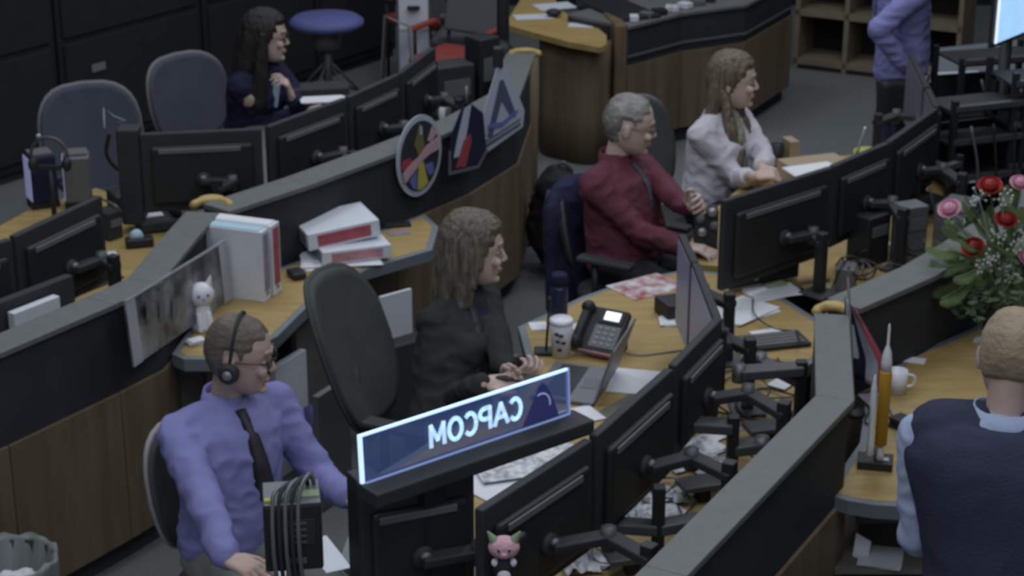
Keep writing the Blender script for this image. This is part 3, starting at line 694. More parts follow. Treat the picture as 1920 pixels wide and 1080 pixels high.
for s in (-1, 1):
    o = sheet([[front_pt(I2, t, s*(.035+.02*t), .016), front_pt(I2, t, s*(.065+.015*math.sin(t*5)), .012)] for t in (.03, .12, .22, .34, .46, .58)]).build('lapel', M['black2'], I2['root'], smooth=True); o.modifiers.new('s', 'SOLIDIFY').thickness = .005
w_ = I2['arms'][0][2]; w2 = I2['arms'][1][2]; q = (w_+w2)/2+V((.085, -.05, .015))
b = MB().box(q, (.14, .07, .009), (Matrix.Rotation(math.radians(-20), 3, 'Z'))); b.build('mobile_phone', M['black'], bevel=.004, tag=('small dark phone held in both hands by the woman in the blazer', 'phone'))
F = V((math.cos(-.45), math.sin(-.45), 0)); h = I2['hip']-F*.11
CH2 = chair('tall charcoal fabric office chair of the woman in the dark blazer', (h.x+.05, h.y+.04), -25, 'chairg', 'chairg', h=.56, w=.43, recline=20, arms=True)
# 3 man in maroon
I3 = person('seated grey-haired man in a maroon shirt with a slate tie', hip=P(1172, 478, .60), hs=1.10, head=P(1180, 232, 1.20), face=-30, head_face=-6, head_pitch=10,
   hands=[P(1292, 395, .92), P(1275, 462, .78)], hints=[P(1330, 400, .70), P(1110, 480, .5)], hand_dirs=[V((.6, -.5, .35)), V((.9, -.3, 0))], curls=(60, 30), palms=[(0, 1, 0), (0, 0, 1)], top='maroon',
   hair=dict(t=.008, front=.082, side=-.03, back=-.09, top=.006), hairm='hairgrey', skin='skinp', bulk=1.2, shoulder=.205, chest_d=1.15, sleeve=.95)
collar(I3, 'maroon'); necktie(I3, 'tieb', .66, w1=.045); glasses(I3, 'darkmetal')
F = V((math.cos(-.5), math.sin(-.5), 0)); h = I3['hip']+F*.05
chair('black office chair with a navy jacket on it, under the man in maroon', (h.x, h.y), -30, 'chairg', 'black', arms=True, h=.36, w=.42)
# jacket over the chair back
mb = MB(); F3 = V((math.cos(math.radians(-30)), math.sin(math.radians(-30)), 0)); L3 = V((-F3.y, F3.x, 0))
rings = []
for zz, wd, dp in ((.30, .20, .05), (.42, .22, .060), (.60, .23, .062), (.75, .225, .06), (.86, .20, .052), (.91, .12, .035)):
    c = V((h.x, h.y, zz))-F3*(.275+(zz-.52)*.19); rings.append([c+L3*math.cos(2*PI*j/28)*wd*(1+.03*math.sin(j*2.3+zz*9))+F3*math.sin(2*PI*j/28)*dp*(1+.12*math.sin(j*1.7)) for j in range(28)])
mb.loft(rings); mb.cap(V((h.x, h.y, .80))-F3*.31-L3*.20, V((h.x, h.y, .38))-F3*.29-L3*.22, .055, .045, flat=(F3, .7))
me = remeshed(mb, 'jacket', .012, 3, amp=.012, nscale=11, stretch=(1, 1, .4)); o = link(me, 'jacket'); me.materials.append(M['navy']); tagit(o, 'dark navy jacket hung over the chair back behind the man in maroon', 'jacket')
# 4 woman in cream cardigan
I4 = person('seated woman in a cream cardigan over a floral top with long light-brown hair', hip=P(1330, 372, .60), hs=1.12, head=P(1373, 148, 1.20), face=-35, head_face=-14, head_pitch=2,
   hands=[P(1428, 314, .84), P(1412, 330, .84)], hints=[P(1470, 290, .65), P(1285, 320, .60)], hand_dirs=[V((.55, -.8, .0)), V((.95, .0, .1))], curls=(35, 35), palms=[(-.2, .2, 1), (0, -.3, 1)], top='cream', woman=True,
   hair=dict(t=.012, front=.070, side=-.06, back=-.10, ears=False, top=.010, locks=[((-.05, s*.045, -.02), (-.07, s*.05, -.16), .045, .034) for s in (-1, 1)]+[((-.02, -.07, -.04), (.02, -.095, -.20), .022, .03), ((.02, -.095, -.20), (.07, -.10, -.34), .03, .024), ((.0, .07, -.02), (.05, .07, -.20), .022, .026), ((.05, .07, -.2), (.09, .06, -.31), .032, .028)], amp=.004), hairm='hairblond', skin='skinp', bulk=1.06, shoulder=.185, sc=.98, top_name='cardigan', sleeve=.62)
o = sheet([[front_pt(I4, t, l, .016 if abs(l) < .04 else .004) for l in (-.045-.03*t, -.03, 0, .03, .045+.03*t)] for t in (.06, .15, .3, .45, .6, .75, .9)]).build('floral_top', M['floral'], I4['root'], smooth=True); o.modifiers.new('s', 'SOLIDIFY').thickness = .006
F = V((math.cos(-.6), math.sin(-.6), 0)); h = I4['hip']-F*.10
chair('grey-green office chair behind the woman in the cream cardigan', (h.x, h.y), -35, 'chairg', 'rim', arms=True, h=.50, w=.50)
# 5 long-haired woman in navy
I5 = person('seated woman in navy with very long dark hair and glasses, hand near her chest', hip=P(470, 262, .60), hs=1.12, head=P(497, 66, 1.20), face=-30, head_face=-8, head_pitch=3,
   hands=[P(548, 185, .93), P(566, 210, .82)], hints=[P(590, 200, .6), P(425, 265, .60)], hand_dirs=[V((-.2, -.2, .9)), V((.8, -.2, .3))], curls=(45, 30), palms=[(1, .2, 0), (0, 0, 1)], top='navy', woman=True,
   hair=dict(t=.014, front=.072, side=-.10, back=-.11, ears=False, top=.012, locks=[((-.05, s*.045, 0), (-.10, s*.06, -.34), .055, .06) for s in (-1, 1)]+[((-.08, 0, 0), (-.13, 0, -.38), .06, .06), ((.01, -.075, .02), (.0, -.10, -.30), .026, .045), ((.01, .075, .02), (.02, .10, -.28), .026, .04)], amp=.004), hairm='hairdark', bulk=1.05, shoulder=.160, top_name='jacket')
glasses(I5)
sr = I5['arms'][1]; q = sr[0].lerp(sr[1], .35); o_ = (q-I5['nb']); o_.z = 0; o_ = (V((0, -1, .1))).normalized()
MB().ell(q+(V((0, 0, CAM_H))-q).normalized()*.066, (.034, .014, .036)).build('sleeve_patch', M['tan'], I5['root'], smooth=True)
mb = MB(); q = front_pt(I5, .3, -.03, .03); mb.box(q, (.035, .012, .15), Rz(-.6)@Matrix.Rotation(.2, 3, 'Y')); mb.build('badge_strap', M['cyan'], I5['root'])
F = V((math.cos(-.5), math.sin(-.5), 0)); h = I5['hip']-F*.12
chair('blue-grey office chair under the long-haired woman in navy', (h.x-.05, h.y+.03), -40, 'chair', 'rim', arms=False, w=.54, h=.46)
h = P(205, 372, .5); chair('empty blue-grey office chair at the upper left', (h.x, h.y+.05), -62, 'chair', 'rim', arms=True, w=.52, h=.54, back0=.45)
# 6 standing man seen from behind, lower right
fa = 62; hx, hy = 1.30, 4.56
I6 = person('standing man seen from behind in a navy vest over a pale blue shirt', hip=V((1.33, 4.42, .96)), head=V((1.295, 4.62, 1.64)), face=75, head_face=70, head_pitch=25,
   hands=[V((1.19, 4.82, 1.08)), V((1.50, 4.80, 1.08))], hints=[V((1.05, 4.5, .9)), V((1.75, 4.4, .9))], curls=(20, 20), palms=[(0, 0, 1), (0, 0, 1)], top='paleblue', sitting=False, bulk=1.30, shoulder=.195,
   hair=dict(t=.006, front=.085, side=-.03, back=-.08, top=.002), hairm='hairthin', pants='trouser')
collar(I6, 'paleblue', .006)
mb = MB(); k = 1.30; hip, nb, F, L, SU = I6['hip'], I6['nb'], I6['F'], I6['L'], I6['SU']
def rg(c, wd, dp, fw=0): return [c+F*fw+L*math.cos(2*PI*j/32)*wd+(F-SU*F.dot(SU)).normalized()*math.sin(2*PI*j/32)*dp for j in range(32)]
mb.loft([rg(hip.lerp(nb, t), wd*k+.028, dp*k+.028) for t, wd, dp in ((-.16, .16, .125), (0, .17, .128), (.25, .162, .125), (.45, .164, .124), (.65, .176, .126), (.8, .184, .116), (.9, .160, .095), (.965, .105, .072))])
for s in I6['sh']: mb.cap(nb-V((0, 0, .04))+(s-nb)*.25, s-(s-nb)*.20, .090, .092)
o = link(remeshed(mb, 'vest', .010, 4, amp=.005, nscale=6), 'vest', I6['root']); o.data.materials.append(M['vest'])
# 7 standing person top right
pz = P(1688, 118, 1.0)
I7 = person('standing person in lavender shirt and jeans, cut off by the top edge', hip=V((pz.x, pz.y, .95)), head=V((pz.x+.03, pz.y+.02, 1.66)), face=15,
   hands=[V((pz.x+.12, pz.y+.25, 1.0)), V((pz.x-.02, pz.y-.20, 1.04))], hints=[V((pz.x-.2, pz.y+.5, 1.2)), V((pz.x-.35, pz.y-.3, 1.2))], curls=(25, 25), palms=[(0, 0, 1), (0, 0, 1)], top='lav', sitting=False, pants='jeans',
   hair=dict(t=.01), hairm='hairdark', bulk=1.0)
b = MB(); b.box((pz.x-.06, pz.y-.19, .84), (.17, .10, .24), Rz(.2)); b.build('hip_bag', M['black'], bevel=.03, segs=3, tag=('black hip bag hanging at the waist of the standing person in lavender', 'bag'))
# ================================================================== DESK OBJECTS
Z = V((0, 0, 1))
def flat(v): return V((v[0], v[1], 0))
# --- lit sign
a = P(684, 906, 1.235); b_ = P(1066, 776, 1.235); d = (b_-a).normalized(); Ls = (b_-a).length; n = V((-d.y, d.x, 0)); rz = math.atan2(d.y, d.x)
S = thing('lit_sign', 'clear edge-lit CAPCOM sign with glowing blue-white edges on a dark plinth', 'sign', (a+d*Ls/2-V((0, 0, .06))), rz)
up = (Z*1.0 + n*.05).normalized(); hS = .135
c0 = a+d*.0
MB().slab([(0, 0), (Ls, 0), (Ls, hS), (0, hS)], c0, d, up, -.008).build('panel', M['acryl'], S)
MB().slab([(0, hS), (Ls, hS), (Ls, hS+.006), (0, hS+.006)], c0-n*.001, d, up, -.010).build('top_edge', M['glow'], S)
MB().slab([(-.010, 0), (0, 0), (0, hS+.006), (-.010, hS+.006)], c0-n*.001, d, up, -.010).build('end_edge', M['glow'], S)
MB().slab([(Ls, 0), (Ls+.007, 0), (Ls+.007, hS+.006), (Ls, hS+.006)], c0-n*.001, d, up, -.010).build('end_edge', M['glowdim'], S)
MB().slab([(0, -.001), (Ls, -.001), (Ls, .004), (0, .004)], c0-n*.003, d, up, .004).build('bottom_edge', M['glowdim'], S)
def arcp(cx, cy, rx, ry, a0, a1, n=14): return [(cx+rx*math.cos(math.radians(a0+(a1-a0)*k/n)), cy+ry*math.sin(math.radians(a0+(a1-a0)*k/n))) for k in range(n+1)]
GL = {'C': [arcp(.5, .5, .42, .5, 48, 312)], 'O': [arcp(.5, .5, .45, .5, 0, 360, 20)], 'A': [[(0, 0), (.48, 1), (.96, 0)], [(.18, .34), (.78, .34)]],
      'P': [[(.12, 0), (.12, 1), (.5, 1)]+arcp(.5, .74, .36, .26, 90, -90, 8)+[(.12, .48)]], 'M': [[(.08, 0), (.10, 1), (.55, .25), (1.0, 1), (1.02, 0)]]}
mb = MB(); X = -d; hL = .062; x = 0; adv = dict(C=.92, A=1.0, P=.92, O=1.05, M=1.1); tot = sum(adv[c] for c in 'CAPCOM'); wL = Ls*.465/tot
org = c0+d*(Ls*.295+Ls*.465)+up*.040-n*.002
for ch in 'CAPCOM':
    for st in GL[ch]:
        pp = [org+X*((x+u*.86)*wL)+up*(v*hL) for u, v in st]
        N2 = X.cross(up).normalized()
        for p, q in zip(pp, pp[1:]):
            dd = (q-p).normalized(); sd = dd.cross(N2)*.0062; e0 = p-dd*.003; e1 = q+dd*.003
            vs = [mb.bm.verts.new(v) for v in (e0-sd, e1-sd, e1+sd, e0+sd, e0-sd+N2*.003, e1-sd+N2*.003, e1+sd+N2*.003, e0+sd+N2*.003)]
            for F_ in ((3, 2, 1, 0), (4, 5, 6, 7), (0, 1, 5, 4), (1, 2, 6, 5), (2, 3, 7, 6), (3, 0, 4, 7)): mb.bm.faces.new([vs[k] for k in F_])
    x += adv[ch]
mb.build('lettering', M['glowtext'], S)
pts = [(0, 0), (.135, 0), (.125, .03), (.11, .07), (.092, .105), (.078, .118), (.064, .11), (.04, .065), (.015, .025)]
MB().slab(pts, c0+d*(Ls*.755)+up*.008-n*.004, d, up, .002).build('emblem', M['signdark'], S)
MB().tube([c0+d*(Ls*.755+.07+.032*math.cos(t))+up*(.06+.034*math.sin(t))-n*.007 for t in [i*.25 for i in range(-1, 9)]], .0028, 6).build('emblem_swoosh', M['glowdim'], S)
b = MB(); q = a+d*(Ls/2+.01)-n*.028; b.box((q.x, q.y, 1.212), (Ls+.05, .10, .045), Rz(rz)); b.build('plinth', M['black2'], S, bevel=.006)
b = MB(); q = a+d*(Ls*.30)-n*.0; b.box((q.x, q.y, .975), (.07, .05, .43), Rz(rz)); b.build('post', M['black'], S)
q = a+d*(Ls*.30)
MB().box((q.x, q.y, .752), (.2, .16, .02), Rz(rz)).build('foot', M['black'], S)
# --- papers helper
def papers(label, px, py, w_, h_, ang, mt='white', z=DESK, n=1, t=.002, name='paper', cat='paper', group=None):
    q = P(px, py, z)
    o = thing(name, label, cat, (q.x, q.y, z), math.radians(ang), group) if n > 1 else None
    if n == 1:
        b = MB(); b.box((q.x, q.y, z+.001+t/2), (w_, h_, t), Rz(math.radians(ang))); return b.build(name, M[mt], tag=(label, cat, group))
    for i in range(n):
        b = MB(); b.box((random.uniform(-.008, .008), random.uniform(-.008, .008), .001+t/2+i*(t+.0008)), (w_, h_, t), Rz(random.uniform(-.12, .12))); b.build('sheet', M[mt], o, world=False)
    return o
# --- binders standing
def binder(label, base, ang, w_=.27, h_=.30, t=.055, spine='red', lie=False, tilt=0, group='ring binders'):
    r = thing('ring_binder', label, 'binder', base, math.radians(ang), group)
    if tilt: r.rotation_euler[1] = math.radians(tilt)
    if not lie:   # local: spine at +X, covers along X, thickness along Y
        MB().box((-w_/2, 0, h_/2), (w_, t, h_)).build('cover', M['white2'], r, bevel=.003, world=False)
        MB().box((-w_/2-.006, 0, h_/2+.002), (w_-.02, t-.012, h_-.008+.012)).build('page_block', M['cyan'] if spine == 'mauve' else M['white'], r, world=False)
        MB().box((.0015, 0, h_*.55), (.003, t*.62, h_*.80)).build('spine_label', M[spine], r, world=False)
        MB().cyl((.0, 0, .035), (.004, 0, .035), .009).build('finger_ring', M['metal'], r, world=False)
    else:
        MB().box((0, 0, t/2), (w_, h_, t)).build('cover', M['white2'], r, bevel=.003, world=False)
        MB().box((-.0, -h_/2-.0015, t/2), (w_*.74, .003, t*.66)).build('spine_label', M[spine], r, world=False)
        MB().box((-w_/2-.0015, .004, t/2), (.003, h_*.84, t*.72)).build('page_block', M['tealcard'], r, world=False)
    return r
s0 = P(498, 563, DESK)
binder('tall white binder with a mauve spine label, nearest of the two upright ones', (s0.x+.01, s0.y+.0, DESK), -20, spine='mauve', t=.062, w_=.27)
binder('tall white binder with a red spine label, behind its upright neighbour', (s0.x+.042, s0.y+.078, DESK), -20, spine='red', t=.075, w_=.27)
q = P(650, 485, DESK)
papers('loose white sheets under the lying binders', 640, 486, .33, .22, 12, z=DESK, n=4)
binder('lower lying white binder with a pale pink label', (q.x+.01, q.y+.04, DESK+.014), 20, w_=.30, h_=.25, t=.06, spine='pinkcard', lie=True)
binder('upper lying white binder with a big red label, on top of the pile', (q.x-.05, q.y+.10, DESK+.076), 22, w_=.32, h_=.26, t=.075, spine='red', lie=True, tilt=-5)
papers('lilac card by the lying binders', 748, 437, .10, .05, 20, 'mauve', name='card', cat='card')
b = MB(); q = P(745, 424, DESK); b.box((q.x, q.y, DESK+.008), (.12, .05, .014), Rz(.2)); b.build('mobile_phone', M['black'], bevel=.004, tag=('black phone lying on the desk corner beside the lilac card', 'phone'))
b = MB(); q = P(556, 520, DESK); b.box((q.x, q.y, DESK+.016), (.06, .09, .03), Rz(.5)); b.build('stapler', M['black'], bevel=.008, tag=('small dark stapler beside the upright binders', 'stapler'))
# --- acrylic picture against the wall
a = P(248, 688, .83); e = P(432, 560, .745); d = (e-a).normalized(); Lp = (e-a).length; n = V((-d.y, d.x, 0)); up = (Z+n*.06).normalized()
r = thing('panorama_picture', 'long clear acrylic picture panel leaning on the console wall behind the white cat figurine', 'picture', (a+e)/2-V((0, 0, .03)), math.atan2(d.y, d.x))
MB().slab([(0, 0), (Lp, 0), (Lp, .255), (0, .255)], a, d, up, .005).build('acrylic_panel', M['clear'], r)
for x0 in (0, Lp-.075): MB().slab([(0, 0), (.075, 0), (.075, .255), (0, .255)], a+d*x0-n*.007, d, up, .002).build('pale_border', M['clearend'], r)
MB().slab([(0, .250), (Lp, .250), (Lp, .258), (0, .258)], a-n*.009, d, up, .004).build('top_edge', M['clearend'], r)
for k in range(3): MB().slab([(0, 0), (.05, 0), (.06, .06), (.02, .075)], a+d*(.13+.11*k)-n*.007+Z*(.14-.03*k), d, up, .001).build('picture_figure', M['strip'], r)
# --- cat figurine
q = P(380, 616, DESK); fa = -1.15; R = Rz(fa)
r = thing('cat_figurine', 'white ceramic cat figurine standing in front of the acrylic picture', 'figurine', q, fa)
def loc(mb, n_, m_, par=r, **k): return mb.build(n_, M[m_], par, world=False, **k)
loc(MB().lathe([(.001, .0), (.048, .002), (.046, .02), (.036, .06), (.030, .095), (.026, .105), (.001, .108)]), 'body', 'plushwhite', smooth=True)
mb = MB(); mb.ell((0, 0, .142), (.044, .054, .050)); hd = loc(mb, 'head', 'plushwhite', smooth=True)
for s in (-1, 1): loc(MB().cap((.0, s*.032, .175), (-.002, s*.043, .212), .016, .003), 'ear', 'plushwhite', smooth=True)
for s in (-1, 1): loc(MB().ell((.041, s*.018, .150), (.004, .006, .007)), 'eye', 'patchbl', smooth=True)
loc(MB().ell((.043, 0, .136), (.004, .005, .004)), 'nose', 'patchbl', smooth=True)
for s in (-1, 1): loc(MB().cap((.03, s*.02, .07), (.045, s*.02, .012), .010, .013), 'paw', 'plushwhite', smooth=True)
papers('crumpled white tissue on the desk left of the bald head', 368, 645, .06, .045, 30, name='tissue', cat='tissue', n=3, t=.006)
# --- things on the big desk
q = P(1052, 668, DESK); r = thing('tumbler', 'tall white paper cup with dark print beside the telephone', 'cup', q, 0)
MB().lathe([(.001, .001), (.034, .001), (.044, .140), (.042, .142), (.001, .142)]).build('cup_body', M['white'], r, world=False, smooth=True)
MB().lathe([(.045, .138), (.047, .140), (.046, .150), (.038, .156), (.001, .157)]).build('lid', M['plushwhite'], r, world=False, smooth=True)
for k, (an, zz) in enumerate(((-1.6, .10), (-1.9, .075), (-1.4, .07), (-1.75, .04), (-2.0, .105))):
    rr = .036+.07*zz+.001; MB().box((rr*math.cos(an), rr*math.sin(an), zz), (.004, .016, .010), Rz(an)).build('print_mark', M['black2'], r, world=False)
q = P(1048, 606, DESK); r = thing('water_bottle', 'tall dark blue bottle standing behind the white paper cup', 'bottle', q, 0)
MB().lathe([(.001, .001), (.032, .001), (.034, .01), (.034, .145), (.030, .16), (.001, .162)]).build('bottle_body', M['bluebottle'], r, world=False, smooth=True)
MB().lathe([(.031, .16), (.033, .162), (.033, .20), (.028, .208), (.001, .209)]).build('cap', M['navy'], r, world=False, smooth=True)
q = P(1024, 662, DESK); r = thing('desk_microphone', 'slim black gooseneck microphone on a small foot, left of the white cup', 'microphone', q, 0)
MB().box((0, 0, .008), (.09, .07, .014)).build('foot', M['black'], r, world=False, bevel=.004)
MB().tube(crv([(0, 0, .01), (.005, 0, .1), (.012, .01, .19)]), .005).build('stem', M['black'], r, world=False)
MB().cap((.012, .01, .19), (.012, .014, .215), .009).build('capsule', M['black'], r, world=False, smooth=True)
papers('small white note beside the blue bottle', 1010, 612, .07, .08, 10, group=None)
papers('cream note just right of the white cup', 1082, 612, .06, .05, 30)
# telephone
q = P(1125, 660, DESK); fa = math.radians(158); R = Rz(fa)
r = thing('desk_telephone', 'black desk telephone with a glowing white display', 'telephone', q, math.radians(-28))
tilt = Matrix.Rotation(math.radians(40), 3, 'X')
def tb(c, s): return MB().box(tilt @ V(c)+V((0, .0, .085)), s, tilt)
tb((0, 0, 0), (.19, .19, .035)).build('phone_body', M['black2'], r, world=False, bevel=.008)
tb((.035, .058, .020), (.095, .060, .006)).build('display_bezel', M['black'], r, world=False, bevel=.002)
tb((.037, .058, .0245), (.062, .036, .003)).build('display', M['lcd'], r, world=False)
o = tb((.035, -.03, .020), (.105, .095, .004)).build('keypad', M['strip'], r, world=False)
for i in range(4):
    for j in range(3): tb((.007+j*.028, -.062+i*.022, .023), (.018, .012, .004)).build('key', M['steel'], o, world=False)
hb = MB(); hb.cap(tilt @ V((-.068, .075, .030))+V((0, 0, .085)), tilt @ V((-.068, -.075, .030))+V((0, 0, .085)), .019, .019); hb.build('handset', M['black'], r, world=False, smooth=True)
for s in (-1, 1): MB().cap(tilt @ V((-.068, s*.075, .018))+V((0, 0, .085)), tilt @ V((-.068, s*.075, .034))+V((0, 0, .085)), .027).build('handset_end', M['black'], r, world=False, smooth=True)
tb((0, -.095, .0), (.18, .006, .028)).build('orange_edge', M['pinkcard'], r, world=False)
MB().box((0, .045, .045), (.16, .06, .09)).build('stand', M['black'], r, world=False)
def cable(label, pts, rad=.003, m='black', z=DESK, cat='cable', group='loose cables'):
    P3 = [P(x, y, z+dz) if not isinstance(x, Vector) else x for x, y, dz in pts]
    mb = MB(); mb.tube(crv(P3), rad, 6); return mb.build('cable', M[m], smooth=True, tag=(label, cat, group))
cable('grey cord running right from the telephone', [(1168, 660, .01), (1200, 666, .004), (1240, 662, .004), (1290, 655, .004)], m='steel', group=None)
# laptop
ha = P(1108, 772, DESK); hb_ = P(1160, 690, DESK); hd_ = (hb_-ha).normalized(); q = (ha+hb_)/2-V((hd_.y, -hd_.x, 0))*.118; r = thing('laptop', 'open grey laptop in front of the woman in the blazer', 'laptop', q, math.atan2(hd_.y, hd_.x))
MB().box((0, 0, .009), (.33, .23, .014)).build('keyboard_deck', M['steel'], r, bevel=.004, world=False)
MB().box((0, .03, .0168), (.28, .10, .002)).build('keys', M['black2'], r, world=False)
MB().box((0, -.065, .0168), (.09, .06, .0015)).build('trackpad', M['strip'], r, world=False)
lt = Matrix.Rotation(math.radians(-18), 3, 'X')
# screen hinges on the far (local -Y ... camera right) side
MB().box(V((0, -.118, .012))+lt.transposed() @ V((0, 0, .112)), (.33, .008, .22), lt.transposed()).build('lid', M['steel'], r, bevel=.003, world=False)
MB().box(V((0, -.1125, .012))+lt.transposed() @ V((0, 0, .112)), (.30, .002, .19), lt.transposed()).build('laptop_screen', M['screenl'], r, world=False)
papers('white sheet lying right of the laptop screen', 1188, 716, .17, .22, -12)
papers('white sheets under the right end of the lit sign', 1075, 783, .20, .12, 30, n=2)
papers('glossy photo print with orange picture on the far edge of the big desk', 1212, 538, .27, .20, 35, 'photo', name='photo_print', cat='picture')
b = MB(); q = P(1268, 590, DESK); b.box((q.x, q.y, DESK+.035), (.14, .13, .07), Rz(.4)); b.build('tissue_box', M['black'], bevel=.01, tag=('black box on the desk in front of the edge-on screens', 'box'))
papers('white notepad by the black box', 1270, 604, .13, .09, 5, n=4)
# desk clutter behind the monitors of row B
papers('white papers fanned behind the highest diagonal monitor', 1388, 586, .26, .19, 40, n=4)
papers('white paper with a green corner below the maroon man\'s monitor', 1452, 548, .22, .14, 25, n=2)
papers('green note on the papers below the monitor', 1450, 532, .10, .07, 25, 'green', z=DESK+.008)
papers('white sheet near the wooden trim of the console top', 1440, 627, .12, .09, 20)
def keyboard(label, px, py, ang, w_=.40, m='black2', group='keyboards'):
    q = P(px, py, DESK); r = thing('keyboard', label, 'keyboard', q, math.radians(ang), group)
    MB().box((0, 0, .010), (w_, .14, .016)).build('keyboard_base', M[m], r, bevel=.004, world=False)
    for i in range(4): MB().box((0, -.045+i*.028, .0205), (w_-.04, .021, .005)).build('key_row', M['strip' if m == 'black2' else 'white2'], r, bevel=.002, world=False)
    return r
keyboard('grey keyboard among cables at the top of the diagonal row', 1440, 645, 15, .30)
papers('printed sheets left of the diagonal monitors, below the lit sign', 1000, 858, .30, .20, 50, 'print', n=3)
papers('white sheet with dark lines close under the lit sign plinth', 925, 905, .22, .18, 40, 'white', n=2)
papers('second printed sheet behind the diagonal monitors', 950, 880, .20, .16, 15, 'print', n=2, z=DESK+.012)
papers('bright printed sheets between the diagonal monitor arms', 1305, 845, .17, .12, 40, 'print', n=4)
papers('printed sheets behind the lowest diagonal monitor arm', 1215, 955, .17, .24, 30, 'print', n=3)
papers('lavender pad beside the monitor pole', 1385, 802, .06, .05, 20, 'screenl' if False else 'mauve')
papers('white sheets at the foot of the lowest diagonal monitor', 1105, 1055, .14, .10, 20, 'print', n=2)
papers('pale note near the console top, under a monitor arm', 1180, 1050, .07, .06, 40)
for k, (x, y, w_, h_, a_) in enumerate(((1390, 760, .10, .07, 10), (1345, 905, .09, .05, 60), (1430, 830, .05, .04, 10), (1290, 925, .07, .04, 40))):
    papers(['small grey leaflet beside the upper monitor pole', 'small leaflet below the bright printed sheets', 'tiny white tag by the console top', 'slim leaflet near the lowest pole'][k], x, y, w_, h_, a_, 'print')
cb = [('thin black cable looping over the white papers', [(1412, 560, .02), (1415, 590, .03), (1450, 615, .02), (1490, 622, .02), (1500, 640, .05)]),
      ('black cable curling across the wood above the pole', [(1350, 700, .01), (1390, 690, .01), (1440, 684, .05), (1495, 690, .1)]),
      ('black cable drooping between the two upper poles', [(1395, 770, .05), (1420, 800, .01), (1470, 805, .01), (1500, 780, .06)]),
      ('cable looping by the bright printed sheets', [(1390, 840, .02), (1410, 845, .005), (1430, 820, .005), (1445, 812, .02)]),
      ('cable hanging behind the lowest pole', [(1240, 930, .1), (1285, 900, .03), (1310, 930, .02), (1270, 980, .02)]),
      ('cable along the inside of the console top', [(1490, 800, .01), (1440, 880, .01), (1360, 940, .01), (1300, 1010, .01)]),
      ('cable below the lowest monitor arm', [(1130, 1070, .02), (1200, 1040, .01), (1250, 1050, .01)])]
for l_, p_ in cb: cable(l_, p_)
b = MB(); q = P(1283, 865, DESK); b.ell((q.x, q.y, DESK+.02), (.03, .05, .02)); b.build('mouse', M['black'], smooth=True, tag=('black mouse beside the bright printed sheets', 'mouse'))
# free equipment frames between row B monitors
def arm_post(label, px, py, h_, segs, group='monitor arm posts'):
    q = P(px, py, DESK); r = thing('arm_post', label, 'stand', q, 0, group)
    MB().box((0, 0, h_/2), (.038, .038, h_)).build('post', M['black'], r, world=False, bevel=.004)
    MB().box((0, 0, .006), (.13, .11, .012)).build('base_plate', M['darkmetal'], r, world=False, bevel=.003)
    for (dx, dy, zz, w2) in segs:
        v = V((dx, dy, 0)); L_ = v.length; MB().box((dx/2, dy/2, zz), (L_, w2, .035), Rz(math.atan2(dy, dx))).build('arm', M['darkmetal'], r, world=False, bevel=.006)
        MB().cyl((dx, dy, zz-.03), (dx, dy, zz+.03), .024).build('joint', M['steel'], r, world=False)
arm_post('black arm post highest up the diagonal row, beside the grey console top', 1497, 795, .24, [(-.22, -.04, .21, .07), (-.12, .18, .16, .05)])
arm_post('black arm post in the middle of the diagonal row', 1370, 905, .24, [(-.20, .03, .20, .07), (.10, .03, .12, .06)])
arm_post('black arm post lowest in the diagonal row', 1232, 1045, .24, [(-.22, .03, .10, .06), (.16, .06, .10, .06)])
# plush
q = P(945, 1062, .90); r = thing('plush_toy', 'pink plush animal head with green ears stuck to the console by the lowest diagonal monitor', 'toy', P(945, 1026, 1.12)-V((0, 0, .1)), 0)
c = P(945, 1026, 1.12)
MB().ell(c, (.042, .034, .031)).build('head', M['plushpink'], r, smooth=True)
for s in (-1, 1):
    MB().cap(c+V((s*.026, 0, .020)), c+V((s*.042, 0, .045)), .014, .003, mi=0).build('ear', M['green'], r, smooth=True)
    MB().ell(c+V((s*.014, -.033, .006)), (.004, .003, .004)).build('eye', M['black'], r, smooth=True)
    MB().ell(c+V((s*.022, -.004, -.044)), (.012, .012, .012)).build('paw', M['plushwhite'], r, smooth=True)
MB().ell(c+V((0, -.035, -.006)), (.010, .005, .007)).build('snout', M['rosepink'], r, smooth=True)
MB().ell(c+V((0, 0, -.062)), (.030, .026, .038)).build('body', M['black'], r, smooth=True)
MB().ell(c+V((0, -.02, -.075)), (.018, .014, .020)).build('tummy', M['plushwhite'], r, smooth=True)
MB().cap(c+V((0, .01, -.02)), c+V((.05, .10, -.02)), .012).build('suction_cup', M['black'], r, smooth=True)
# intercom box with cables, lower left centre
q = P(546, 925, 1.075); q = V((q.x, q.y, 0)); r = thing('intercom_speaker', 'black intercom box with coiled cables over it, in front of the lavender shirt', 'speaker', (q.x, q.y, DESK), math.radians(8))
z0 = .13
def pb(c, s, n_, m_, bev=.006, par=r): return MB().box((c[0], c[1], c[2]), s).build(n_, M[m_], par, bevel=bev, world=False)
pb((0, 0, z0+.10), (.165, .15, .21), 'case', 'black', .008)
pb((.0, 0, z0+.206), (.16, .145, .006), 'top_plate', 'steel', .002); pb((-.068, -.05, z0+.212), (.02, .02, .01), 'green_lamp', 'yellowgreen', .003); pb((.045, -.02, z0+.211), (.065, .04, .006), 'label_strip', 'green', .001)
g = pb((.012, -.077, z0+.12), (.10, .006, .08), 'grille', 'black2', .002)
for k in range(4): pb((.02, -.081, z0+.09+k*.02), (.035, .003, .005), 'grille_bar', 'strip', 0, g)
pb((.01, -.079, z0+.03), (.05, .004, .02), 'connector', 'strip', .002)
MB().box((0, 0, z0/2), (.05, .05, z0)).build('bracket', M['black'], r, world=False)
